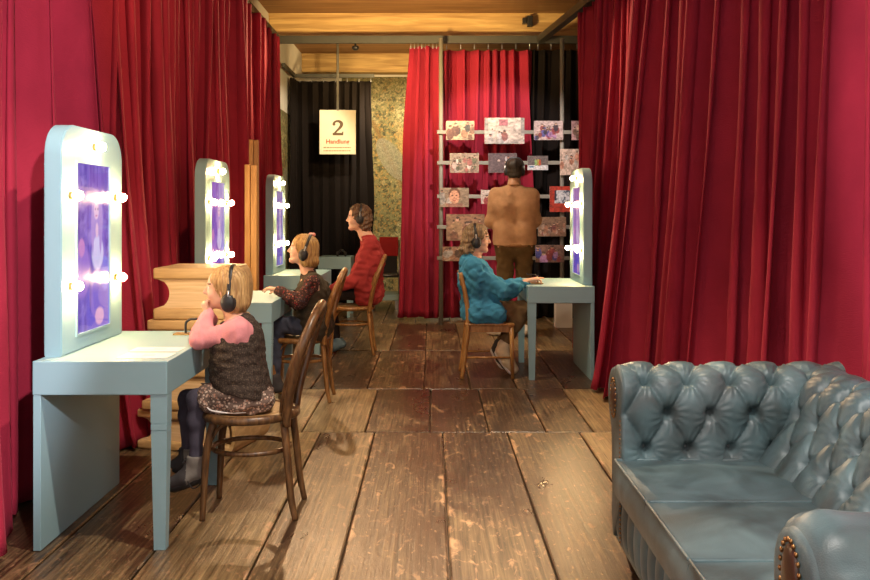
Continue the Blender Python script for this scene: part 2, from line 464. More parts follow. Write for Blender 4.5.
# murals: woodland wallpaper
def painted_grid(nx, ny, fn):
    c = np.zeros((ny, nx, 3)); 
    yy, xx = np.mgrid[0:ny, 0:nx]; u = xx / (nx - 1); w = yy / (ny - 1)
    return fn(u, w, c)
def quad_grid(nx, ny, o, ex, ey):
    o, ex, ey = np.array(o), np.array(ex), np.array(ey)
    yy, xx = np.mgrid[0:ny, 0:nx]; u = (xx / (nx - 1)).ravel()[:, None]; w = (yy / (ny - 1)).ravel()[:, None]
    V = o + u * ex + w * ey
    i = np.arange(nx * ny).reshape(ny, nx)
    Fq = np.stack([i[:-1, :-1], i[:-1, 1:], i[1:, 1:], i[1:, :-1]], -1).reshape(-1, 4)
    return V, Fq
def fbm(u, w, seed, sc, oct=4):
    """smooth value noise on arrays"""
    rg = np.random.RandomState(seed); out = np.zeros_like(u); a = 1; tot = 0
    for o in range(oct):
        g = rg.rand(64, 64); x = u * sc; y = w * sc
        xi = np.floor(x).astype(int); yi = np.floor(y).astype(int); fx = x - xi; fy = y - yi
        fx = fx * fx * (3 - 2 * fx); fy = fy * fy * (3 - 2 * fy)
        G = lambda a_, b_: g[a_ % 64, b_ % 64]
        out += a * ((G(xi, yi) * (1 - fx) + G(xi + 1, yi) * fx) * (1 - fy) + (G(xi, yi + 1) * (1 - fx) + G(xi + 1, yi + 1) * fx) * fy)
        tot += a; a *= .6; sc *= 2.1
    return out / tot
def mix(a, b, t): return a * (1 - t[..., None]) + np.array(b) * t[..., None]

def woodland(u, w, c):
    n1 = fbm(u, w * 2.6, 3, 34); n2 = fbm(u, w * 2.6, 8, 62, 2); n3 = fbm(u, w * 2.6, 5, 6)
    c = np.zeros(u.shape + (3,)) + np.array(srgb(122, 116, 74))
    c = mix(c, srgb(56, 56, 32), np.clip((n1 - .44) * 4, 0, 1) * .9)
    c = mix(c, srgb(168, 128, 66), np.clip((n2 - .55) * 6, 0, 1) * .75)
    c = mix(c, srgb(178, 168, 124), np.clip((n3 - .50) * 5, 0, 1) * np.clip((n2 - .42) * 5, 0, 1) * .7)
    tr = np.clip(1 - np.abs(u - .74 - .1 * np.sin(w * 5) + .05 * (1 - w)) / (.085 + .07 * (w < .5)), 0, 1) * np.clip((.80 - w) * 8, 0, 1)
    c = mix(c, srgb(172, 138, 78), np.clip(tr * 1.8, 0, 1) * (.55 + .45 * n2))
    br = np.clip(1 - np.abs(u - .45 + (w - .70) * 1.1) / .05, 0, 1) * (w > .42) * (w < .8)
    c = mix(c, srgb(120, 92, 48), br)
    gp = (((u - .56) / .18) ** 2 + ((w - .62 + .35 * (u - .56)) / .075) ** 2 < 1)
    c = mix(c, srgb(128, 126, 108), gp * (.35 + .6 * n2))
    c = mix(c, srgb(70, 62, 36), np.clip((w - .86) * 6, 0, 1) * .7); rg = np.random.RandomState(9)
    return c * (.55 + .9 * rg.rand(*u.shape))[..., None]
M['mural'] = attr_mat('woodland_wallpaper', .8)
def mural(name, o, ex, ey, nx, ny, label):
    V, Fq = quad_grid(nx, ny, o, ex, ey); nrm = np.cross(ex, ey); nrm = nrm / np.linalg.norm(nrm) * .004
    n = len(V); b = np.array([V[0], V[nx - 1], V[-1], V[-nx]]) - nrm
    ob = obj(name, np.concatenate([V, b]), np.concatenate([Fq, [[n + 3, n + 2, n + 1, n]]]), M['mural'])
    cc = painted_grid(nx, ny, woodland).reshape(-1, 3); color_grid(ob, cc); return tag(ob, label, 'mural')
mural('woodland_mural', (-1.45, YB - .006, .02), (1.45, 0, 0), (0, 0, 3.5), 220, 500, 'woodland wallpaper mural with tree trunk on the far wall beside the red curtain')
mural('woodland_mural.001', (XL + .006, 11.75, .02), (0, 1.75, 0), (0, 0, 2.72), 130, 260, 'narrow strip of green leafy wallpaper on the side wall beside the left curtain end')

# ================================================================ CURTAINS
def resample(pts, n):
    p = np.array(pts, float); s = np.r_[0, np.cumsum(np.linalg.norm(np.diff(p, axis=0), axis=1))]
    t = np.linspace(0, s[-1], n); return np.stack([np.interp(t, s, p[:, i]) for i in range(2)], 1), s[-1]
def smooth1(a, k):
    for _ in range(k): a = np.r_[a[:1], (a[:-2] + a[1:-1] * 2 + a[2:]) / 4, a[-1:]]
    return a
def curtain(name, label, top, bot, z0, z1, fold, at, ab, seed, mat, group=None, rings=None, drift=.8, puddle=0.0):
    rg = np.random.RandomState(seed)
    _, L = resample(top, 10); n = int(max(60, L / .011)); nz = 40
    T, _ = resample(top, n); B, _ = resample(bot, n)
    for A in (T, B):
        for i in (0, 1): A[:, i] = smooth1(A[:, i], 60)
    s = np.linspace(0, L, n)
    w = fold * rg.uniform(.5, 1.6, size=int(L / fold * 3) + 8); e = np.r_[0, np.cumsum(w)]
    ph = smooth1(np.interp(s, e, np.arange(len(e))), 3); am = smooth1(np.interp(s, e, rg.uniform(.35, 1.25, len(e))), 4)
    e2 = np.r_[0, np.cumsum(fold * 3.1 * rg.uniform(.6, 1.5, size=int(L / fold) + 8))]; ph2 = smooth1(np.interp(s, e2, np.arange(len(e2)) + .3), 8)
    dr = smooth1(np.interp(s, e, rg.uniform(-drift, drift, len(e))), 30)
    dr2 = smooth1(np.interp(s, e, rg.uniform(-1, 1, len(e))), 12)
    V = []
    for k in range(nz):
        t = k / (nz - 1)                       # 0 bottom .. 1 top
        g = t ** .8
        C = B * (1 - g)[..., None] + T * g if hasattr(g, 'shape') else B * (1 - g) + T * g
        tg = np.gradient(C, axis=0); tg /= np.linalg.norm(tg, axis=1)[:, None]; nr = np.stack([-tg[:, 1], tg[:, 0]], 1)
        a = ab * (1 - t) + at * t
        p = ph + dr * (1 - t) ** 1.3
        x = np.sin(2 * pi * p); x = np.sign(x) * np.abs(x) ** .75
        y = np.sin(2 * pi * (ph2 + .3 * dr2 * (1 - t)))
        dd = a * 1.7 * am * x + a * .9 * y * (1.15 - t) + .006 * np.sin(2 * pi * p * 2 + 9 * t + dr2 * 3) 
        lat = a * .75 * np.sin(4 * pi * p)      # leans the folds over each other
        if puddle and t < .16: dd = dd * (1 + puddle * (1 - t / .16))
        z = z0 + (z1 - z0) * t + (.012 * np.sin(2 * pi * p * .5 + dr2 * 4) * (1 - t) if k == 0 else 0)
        V.append(np.c_[C + nr * dd[:, None] + tg * lat[:, None], np.full(n, 0) + z])
    V = np.concatenate(V); i = np.arange(n * nz).reshape(nz, n)
    Fq = np.stack([i[:-1, :-1], i[:-1, 1:], i[1:, 1:], i[1:, :-1]], -1).reshape(-1, 4)
    o = obj(name, V, Fq, mat, smooth=True); tag(o, label, 'curtain', group)
    md = o.modifiers.new('cloth thickness', 'SOLIDIFY'); md.thickness = .006; md.offset = 0
    if rings:
        proto = None
        for (x, y, z) in rings:
            m = MB(); m.tube([(x, y + .010 * cos(q * pi / 5), z + .012 * sin(q * pi / 5)) for q in range(10)], .0032, 5, closed=True)
            m.box(x - .005, x + .005, y - .004, y + .004, z - .05, z - .008)
            m.build('hook', M['steel'], o)
    return o
ZR = 3.45
lx = -1.89
curtain('red_curtain', 'tall red curtain hanging nearest the camera left of the first desk', [(lx, 2.2), (lx, 5.15)], [(lx - .02, 2.2), (-1.74, 3.6), (-1.84, 4.2), (-1.86, 5.1)], .02, ZR - .08, .30, .06, .07, 11, M['red'], drift=.5)
curtain('red_curtain.001', 'long red curtain behind the three mirror desks along the left wall', [(lx - .02, 4.95), (lx, 10.5)], [(-1.70, 5.02), (-1.72, 5.3), (-1.86, 5.7), (lx, 10.5)], .015, ZR - .08, .19, .085, .085, 23, M['red'],
        rings=[(lx, 8.85 + .22 * i, ZR - .055) for i in range(8)])
rr = lambda d: 1.32 + .121 * (11 - d) if d > 8 else 1.683 - .0275 * (8 - d) * -1 if d > 6.8 else 1.716 + .10 * (6.8 - d)
curtain('red_curtain.002', 'red curtain behind the single desk on the right of the room', [(1.535, 9.25), (1.72, 6.9)], [(1.52, 9.25), (1.47, 8.2), (1.48, 7.3), (1.62, 6.9)], .02, ZR - .08, .17, .05, .06, 31, M['red'])
curtain('red_curtain.003', 'wide dark red curtain flaring onto the floor between the right desk and sofa', [(1.60, 6.85), (1.85, 5.6), (2.02, 4.5)], [(1.22, 6.80), (1.42, 6.2), (1.66, 5.5), (1.90, 4.55)], .02, ZR - .08, .21, .075, .085, 47, M['red'], drift=.35)
curtain('red_curtain.004', 'bright red curtain directly behind the back of the sofa', [(1.93, 4.62), (2.12, 2.2)], [(1.85, 4.60), (2.02, 2.2)], .02, ZR - .08, .25, .06, .065, 58, M['red'], drift=.2)
# across the back
curtain('red_curtain.005', 'narrow red curtain left of the picture rack, next to the mural', [(-.28, 11.12), (.14, 11.08)], [(-.42, 11.12), (.10, 11.08)], .05, ZR - .07, .12, .05, .06, 61, M['red'], rings=[(-.26 + .045 * i, 11.03, ZR - .052) for i in range(9)])
curtain('red_curtain.006', 'brightly lit red curtain hanging behind the picture rack', [(.10, 11.22), (1.24, 11.22)], [(.08, 11.24), (1.24, 11.24)], .03, ZR - .09, .135, .045, .055, 67, M['red'], rings=[(.18 + .17 * i, 11.05, ZR - .052) for i in range(7)])
curtain('black_curtain', 'black curtain behind the right side of the picture rack', [(1.20, 11.3), (2.35, 11.3)], [(1.18, 11.3), (2.3, 11.3)], .03, ZR - .07, .15, .03, .05, 71, M['blackcloth'], rings=[(1.30 + .16 * i, 11.05, ZR - .052) for i in range(4)])
curtain('black_curtain.001', 'black curtain behind the hanging number sign', [(-2.0, 13.0), (-.86, 13.0)], [(-2.0, 13.0), (-.86, 13.0)], .03, 3.24, .14, .03, .04, 73, M['blackcloth'], rings=[(-1.9 + .17 * i, 12.95, 3.27) for i in range(7)])
curtain('black_curtain.002', 'short black curtain on the left side wall before the mural', [(-1.97, 12.62), (-1.95, 13.0)], [(-1.97, 12.62), (-1.95, 13.0)], .03, 3.24, .12, .02, .03, 79, M['blackcloth'])

def rail(pts, label, w=.022, h=.035, name='curtain_rail', mat='rail'):
    m = MB()
    for (a, b) in zip(pts[:-1], pts[1:]):
        a, b = Vector(a), Vector(b); t = (b - a).normalized(); sd = Vector((-t.y, t.x, 0)) * w; u = Vector((0, 0, h))
        a = a - t * .01; b = b + t * .01
        m.add([a - sd - u, a + sd - u, a + sd + u, a - sd + u, b - sd - u, b + sd - u, b + sd + u, b - sd + u],
              [(3, 2, 1, 0), (4, 5, 6, 7), (0, 1, 5, 4), (1, 2, 6, 5), (2, 3, 7, 6), (3, 0, 4, 7)])
    return tag(m.build(name, M[mat]), label, 'rail')
rail([(lx, 2.0, ZR), (lx, 10.96, ZR)], 'dark curtain rail above the left red curtains', .04, .04)
rail([(1.32, 10.96, ZR), (1.57, 8.9, ZR), (1.74, 6.8, ZR), (2.04, 4.5, ZR), (2.16, 2.0, ZR)], 'dark curtain rail above the right red curtains', .04, .04, 'curtain_rail.001')
rail([(-2.04, 11.04, ZR + .01), (2.5, 11.04, ZR + .01)], 'dark square rail crossing the room above the picture rack', .03, .045, 'curtain_rail.002')
rail([(-1.98, 12.0, 3.31), (-1.98, 12.96, 3.31), (-.84, 12.96, 3.31)], 'black curtain track bent around the far left corner', .02, .025, 'curtain_rail.003')

# ceiling fittings
t = thing('ceiling_spotlight', 'small black spotlight fixed to the lit ceiling beam', 'lamp', (1.19, 11.24, 3.72))
MB().box(1.13, 1.18, 11.2, 11.29, 3.70, 3.77, .005).build('bracket', M['black'], t)
MB().box(1.185, 1.255, 11.17, 11.27, 3.66, 3.79, .01).build('lamp_housing', M['black'], t)
t = thing('ceiling_spotlight.001', 'tiny dark round fitting hanging below the rail near the sign', 'lamp', (-.94, 11.04, 3.38))
MB().lathe((-.94, 11.04, 3.33), [(.02, 0), (.045, .02), (.04, .05), (.012, .06), (.012, .08)], 14).build('lamp_housing', M['black'], t, smooth=True)

# ================================================================ HANGING SIGN
sg = thing('hanging_sign', 'cream sign with a big number 2 hanging from a rod before the black curtain', 'sign', (-1.31, 12.4, 1.5))
a = P(319.6, 110, 12.4); b = P(355.8, 154.3, 12.4); M['signboard'] = plain('sign_board', (.66, .58, .42), .7, noise=.03)
MB().box(a.x, b.x, 12.39, 12.415, b.z, a.z, .003).build('board', M['signboard'], sg)
c = P(337.7, 110, 12.4)
MB().tube([(c.x, 12.4, a.z - .01), (c.x, 12.4, ZC - .01)], .018, 10).build('rod', M['rack'], sg, smooth=True)
M['ink'] = plain('brown_ink', (.10, .055, .02), .7); M['redink'] = plain('red_ink', (.34, .07, .02), .7); M['dimink'] = plain('dim_ink', (.25, .17, .07), .7)
def two(cx, cz, h, y):
    """bold serif figure 2 as a flat plate"""
    path = [(-.30, .74), (-.27, .86), (-.10, .965), (.10, .95), (.235, .83), (.235, .68), (.12, .50), (-.06, .32), (-.22, .15), (-.30, .08)]
    wd = [.05, .07, .07, .09, .115, .11, .09, .07, .06, .06]
    pts, r = spline([Vector((p[0], p[1], 0)) for p in path], wd, 5)
    L = []; R = []
    for i in range(len(pts)):
        t_ = (pts[min(i + 1, len(pts) - 1)] - pts[max(i - 1, 0)]).normalized(); nn = Vector((-t_.y, t_.x, 0))
        L.append(pts[i] + nn * r[i]); R.append(pts[i] - nn * r[i])
    m = MB(); W = lambda p, yy: (cx + p[0] * h, yy, cz + p[1] * h)
    for S in range(len(L) - 1):
        q = [L[S], R[S], R[S + 1], L[S + 1]]
        m.add([W(p, y) for p in q] + [W(p, y + .004) for p in q], [(0, 1, 2, 3), (0, 4, 5, 1), (2, 6, 7, 3)])
    for poly in ([(-.36, 0), (.36, 0), (.38, .26), (.31, .26), (.27, .17), (-.36, .17)],):
        k = len(poly); m.add([W(p, y - .0005) for p in poly] + [W(p, y + .004) for p in poly], [tuple(range(k))] + [(i, (i + 1) % k, k + (i + 1) % k, k + i) for i in range(k)])
    m.ball(W((-.27, .76), y + .001), .105 * h, 12, 8, (1, .03, 1))
    return m
z0 = P(337, 135.4, 12.4).z; hh = P(337, 120.8, 12.4).z - z0
two(P(338, 0, 12.4).x, z0, hh, 12.386).build('sign_number', M['ink'], sg)
def text(name, s, x, y, z, size, mat, parent, bold=0.0, rotz=0.0):
    cu = bpy.data.curves.new(name, 'FONT'); cu.body = s; cu.size = size; cu.align_x = 'CENTER'; cu.extrude = .001; cu.offset = bold
    tmp = bpy.data.objects.new('tmp_text', cu); COL.objects.link(tmp)
    dg = bpy.context.evaluated_depsgraph_get(); me = bpy.data.meshes.new_from_object(tmp.evaluated_get(dg)); bpy.data.objects.remove(tmp)
    R = Matrix.Translation((x, y, z)) @ Matrix.Rotation(rotz, 4, 'Z') @ Matrix.Rotation(pi / 2, 4, 'X')
    return obj(name, [R @ v.co for v in me.vertices], [tuple(p.vertices) for p in me.polygons], mat, parent)
text('sign_title', 'Handlung', P(337.7, 0, 12.4).x, 12.386, P(0, 143.6, 12.4).z, .085, M['redink'], sg, .0016)
for i, (yy, xa, xb) in enumerate(((147.6, 323.6, 351), (150.8, 323.6, 350.5))):
    m = MB(); rg = random.Random(i); x = xa
    while x < xb:
        w = rg.uniform(1.0, 3.0); m.box(P(x, 0, 12.4).x, P(min(x + w, xb), 0, 12.4).x, 12.386, 12.39, P(0, yy + .5, 12.4).z, P(0, yy - .45, 12.4).z); x += w + .6
    m.build('small_print', M['dimink'], sg)

# ================================================================ PICTURE RACK
YK = 10.75
rk = thing('picture_rack', 'grey metal rack of two poles and five crossbars before the back curtains', 'rack', (.8, YK, 0))
for px in (441, 562): 
    x = P(px, 0, YK).x; MB().tube([(x, YK, 0), (x, YK, ZR - .03)], .026, 12).build('pole', M['rack'], rk, smooth=True)
    
for py in (132.5, 163, 196.5, 227, 258):
    z = P(0, py, YK).z; MB().box(P(437, 0, YK).x, P(583, 0, YK).x, YK - .055, YK - .028, z - .022, z + .022, .004).build('crossbar', M['rack'], rk)
    for px in (441, 562):
        x = P(px, 0, YK).x
M['print'] = attr_mat('photo_print', .45)
SK = [srgb(225, 170, 140), srgb(205, 140, 110), srgb(240, 195, 165)]
def crowd(seed, bg, pal, n=9, size=.16, horizon=.45, floor=None, sy=1.0):
    def fn(u, w, c):
        rg = np.random.RandomState(seed); nz = fbm(u, w, seed, 7)
        c = np.zeros(u.shape + (3,)) + np.array(bg); c *= (.75 + .5 * nz)[..., None]
        if floor is not None: c = mix(c, floor, (w < horizon * .5).astype(float))
        for i in range(n):
            x = rg.uniform(.06, .94); y = rg.uniform(.1, horizon + .2); s = size * rg.uniform(.7, 1.3); col = pal[rg.randint(len(pal))]
            b = (((u - x) / (s * .62)) ** 2 + ((w - y) / (s * 1.35 * sy)) ** 2 < 1).astype(float)
            c = mix(c, np.array(col) * rg.uniform(.6, 1.2), b * .92)
            hd = (((u - x) / (s * .26)) ** 2 + ((w - y - s * 1.45 * sy) / (s * .42 * sy)) ** 2 < 1).astype(float)
            c = mix(c, SK[rg.randint(3)], hd)
            hr = (((u - x) / (s * .28)) ** 2 + ((w - y - s * 1.72 * sy) / (s * .25 * sy)) ** 2 < 1).astype(float)
            c = mix(c, srgb(60, 40, 30), hr * .9)
        return np.clip(c, 0, 1)
    return fn
def portrait(seed, bg):
    def fn(u, w, c):
        c = crowd(seed, bg, [srgb(200, 190, 180)], 3, .2)(u, w, c)
        c = mix(c, srgb(120, 76, 52), ((((u - .5) / .21) ** 2 + ((w - .66) / .36) ** 2) < 1).astype(float)); c = mix(c, srgb(170, 120, 100), (w < .2) * (np.abs(u - .5) < .28) * 1.0)
        c = mix(c, srgb(232, 170, 135), ((((u - .5) / .17) ** 2 + ((w - .52) / .36) ** 2) < 1).astype(float))
        for x in (.43, .57): c = mix(c, srgb(70, 40, 35), ((((u - x) / .03) ** 2 + ((w - .6) / .035) ** 2) < 1).astype(float))
        c = mix(c, srgb(190, 90, 80), ((((u - .5) / .06) ** 2 + ((w - .34) / .03) ** 2) < 1).astype(float))
        return c
    return fn
def interior(seed):
    def fn(u, w, c):
        c = crowd(seed, srgb(240, 222, 205), [srgb(90, 80, 85), srgb(200, 110, 100), srgb(235, 225, 220)], 7, .11, .35, srgb(205, 190, 180))(u, w, c)
        c = mix(c, srgb(205, 120, 130), ((np.abs(u - .47) < .11) & (np.abs(w - .82) < .12)).astype(float))
        c = mix(c, srgb(105, 110, 115), ((u > .9) & (w > .3)).astype(float) * .6); c = mix(c, srgb(105, 110, 115), ((u < .1) & (w > .5)).astype(float) * .6)
        return c
    return fn
def dim_spot(seed):
    def fn(u, w, c):
        c = crowd(seed, srgb(118, 98, 100), [srgb(140, 115, 110)], 4, .13)(u, w, c)
        c = mix(c, srgb(245, 215, 200), ((((u - .36) / .05) ** 2 + ((w - .62) / .05) ** 2) < 1).astype(float))
        return mix(c, srgb(225, 215, 215), ((((u - .62) / .03) ** 2 + ((w - .72) / .12) ** 2) < 1).astype(float))
    return fn
def stage(seed):
    def fn(u, w, c):
        n = fbm(u, w, seed, 4); c = np.zeros(u.shape + (3,)) + np.array(srgb(120, 108, 106)); c = mix(c, srgb(240, 238, 240), (w < .34).astype(float))
        for x, col in ((.42, srgb(190, 60, 70)), (.52, srgb(190, 180, 80)), (.6, srgb(200, 90, 60)), (.4, srgb(150, 190, 120))):
            c = mix(c, col, ((((u - x) / .06) ** 2 + ((w - .52) / .24) ** 2) < 1).astype(float))
        return mix(c, srgb(90, 150, 190), ((((u - .2) / .14) ** 2 + ((w - .22) / .06) ** 2) < 1).astype(float))
    return fn
def red_poster(seed):
    def fn(u, w, c):
        c = np.zeros(u.shape + (3,)) + np.array(srgb(205, 62, 40)); inn = (u > .17) & (w > .34) & (w < .84)
        c = mix(c, srgb(238, 236, 240), inn.astype(float)); g = fbm(u, w, seed, 9)
        c = mix(c, srgb(100, 110, 130), (inn & (g > .58)).astype(float)); 
        return mix(c, srgb(60, 60, 80), ((u > .17) & (u < .24) & (w > .45) & (w < .84)).astype(float))
    return fn
warm = [srgb(190, 60, 60), srgb(230, 220, 210), srgb(120, 90, 70), srgb(240, 200, 170)]
cool = [srgb(90, 90, 170), srgb(190, 140, 190), srgb(70, 60, 80), srgb(240, 180, 160), srgb(160, 60, 60)]
prints = [
 ((446, 120.9, 474.3, 139.9), crowd(1, srgb(215, 185, 150), [srgb(235, 225, 215), srgb(130, 60, 45), srgb(60, 60, 60), srgb(170, 120, 90)], 9, .18), 'photo print of a seated group, first on the top bar'),
 ((484.5, 117.8, 524.4, 143.8), interior(2), 'largest photo print, a pale bright interior, on the top bar'),
 ((534, 120.9, 563, 140), crowd(3, srgb(215, 190, 185), cool, 22, .12), 'photo print of a purple-tinted crowd on the top bar'),
 ((571.5, 120.9, 597, 140), crowd(4, srgb(205, 160, 160), warm, 10, .16), 'photo print half hidden by the red curtain, last on the top bar'),
 ((449.9, 153.2, 478.9, 172.7), crowd(5, srgb(190, 165, 140), [srgb(235, 215, 200), srgb(110, 110, 80), srgb(200, 120, 110), srgb(150, 130, 110)], 26, .11), 'photo print of a busy pale crowd, first on the second bar'),
 ((488.3, 153.2, 516.9, 172.7), dim_spot(6), 'dim brown photo print with one bright spot, left of the standing man’s head'),
 ((527.5, 155.8, 548, 170), stage(7), 'small photo print with coloured figures over a white table, right of the standing man’s head'),
 ((560, 149, 580.5, 175), crowd(8, srgb(235, 205, 185), [srgb(225, 150, 120), srgb(90, 90, 150), srgb(235, 225, 215)], 9, .14, .5, None, .7), 'tall orange-pink photo print above the right desk mirror'),
 ((440, 187.8, 468.8, 207), portrait(9, srgb(165, 140, 115)), 'photo print of a woman’s face, left end of the third bar'),
 ((481, 190, 503, 204), crowd(10, srgb(225, 205, 195), warm, 6, .2), 'photo print mostly hidden behind the standing man’s left shoulder'),
 ((549.6, 186.3, 577, 212), red_poster(11), 'red bordered print with a white picture beside the lit right mirror'),
 ((446.3, 214.2, 484.6, 240.6), crowd(12, srgb(165, 125, 95), [srgb(150, 100, 75), srgb(190, 150, 110)], 12, .16), 'large brown photo print behind the head of the woman in the teal jacket'),
 ((538, 217, 566, 236.4), crowd(13, srgb(150, 115, 90), [srgb(190, 130, 100), srgb(215, 180, 160), srgb(120, 60, 60)], 24, .10, .35), 'brown photo print of a crowd on the fourth bar right of the standing man'),
 ((442.5, 246.7, 474, 261), crowd(14, srgb(190, 140, 110), warm, 9, .18), 'small photo print lowest on the left, behind the shoulder in the teal jacket'),
 ((535.5, 245, 564, 262.3), crowd(15, srgb(150, 110, 95), cool, 10, .18), 'purple and brown photo print, lowest on the right'),
]
for (x0, y0, x1, y1), fn, lab in prints:
    yk = YK - .0588; a, b = P(x0, y1, yk), P(x1, y0, yk); nx = 60; ny = max(16, int(nx * (b.z - a.z) / (b.x - a.x)))
    V, Fq = quad_grid(nx, ny, (a.x, yk - .006, a.z), (b.x - a.x, 0, 0), (0, 0, b.z - a.z)); n = len(V)
    i = [0, nx - 1, nx * ny - 1, nx * (ny - 1)]; bk = V[i] + np.array([0, .010, 0]); V2 = np.concatenate([V, bk])
    Q = [[n + 3, n + 2, n + 1, n]] + [[i[k], n + k, n + (k + 1) % 4, i[(k + 1) % 4]] for k in range(4)]
    o = obj('photo_print', V2, np.concatenate([Fq, np.array(Q)]), M['print'], mats=[M['print'], M['paper']], fmat=[0] * len(Fq) + [1] * 5)
    g_ = painted_grid(nx, ny, fn); uu, ww = np.meshgrid(np.linspace(0, 1, nx), np.linspace(0, 1, ny)); g_ = g_ * (.12 + .95 * fbm(uu, ww, len(lab), 16, 3))[..., None]
    color_grid(o, np.clip(g_, 0, 1).reshape(-1, 3))
    tag(o, lab, 'photo', 'photo prints on the rack')
bx = thing('white_box', 'low white box on the floor at the foot of the picture rack', 'box', (P(564, 0, 10.45).x, 10.45, 0))
a, b = P(556, 303, 10.45), P(572.5, 329, 10.45)
MB().box(a.x, b.x, 10.45, 10.62, .0, a.z, .004).build('box_body', M['white'], bx)
MB().box(a.x - .004, b.x + .004, 10.445, 10.625, a.z - .002, a.z + .012, .003).build('lid', M['white'], bx)

# ================================================================ VANITY DESKS
M['bulb'], nt, bb = nodes_mat('lit_bulb')
bb.inputs['Emission Color'].default_value = (1.0, .62, .27, 1); bb.inputs['Emission Strength'].default_value = 420
M['screen'] = attr_mat('video_screen', .25, emit=1.0, coat=1.0)
def video(seed, dim=1.0):
    def fn(u, w, c):
        n = fbm(u, w * 1.8, seed, 5); v = fbm(u * 3, w * .5, seed + 3, 6)
        c = np.zeros(u.shape + (3,)) + np.array(srgb(112, 92, 200)); c = mix(c, srgb(70, 50, 165), np.clip((v - .35) * 2.2, 0, 1)); c = mix(c, srgb(170, 150, 230), np.clip((n - .55) * 3, 0, 1) * .7)
        el = lambda cx, cy, rx, ry: np.clip((1 - ((u - cx) / rx) ** 2 - ((w - cy) / ry) ** 2) * 3, 0, 1)
        c = mix(c, srgb(150, 110, 210), el(.16, .36, .26, .17) * .8)
        c = mix(c, srgb(196, 130, 200), el(.14, .50, .10, .06) * .9)
        c = mix(c, srgb(96, 84, 205), el(.70, .14, .46, .26) * .9)
        c = mix(c, srgb(120, 120, 225), el(.86, .33, .14, .12) * .9)
        c = mix(c, srgb(176, 150, 222), el(.60, .64, .20, .22) * (.6 + .4 * v))
        c = mix(c, srgb(214, 208, 246), el(.62, .46, .20, .115) * (.7 + .3 * n))
        c = mix(c, srgb(222, 190, 226), el(.58, .72, .085, .058))
        c = mix(c, srgb(222, 186, 222), el(.60, .60, .05, .05))
        c = mix(c, srgb(80, 60, 140), el(.55, .73, .022, .008) + el(.63, .73, .022, .008))
        c = mix(c, srgb(190, 110, 170), el(.58, .69, .03, .006))
        c = mix(c, srgb(168, 140, 214), el(.47, .62, .045, .18) + el(.71, .62, .05, .18))
        c = mix(c, srgb(222, 172, 208), el(.68, .07, .15, .06) * .8)
        c = mix(c, srgb(60, 45, 150), el(.40, .25, .03, .16) * .5)
        return np.clip(c * dim, 0, 1)
    return fn
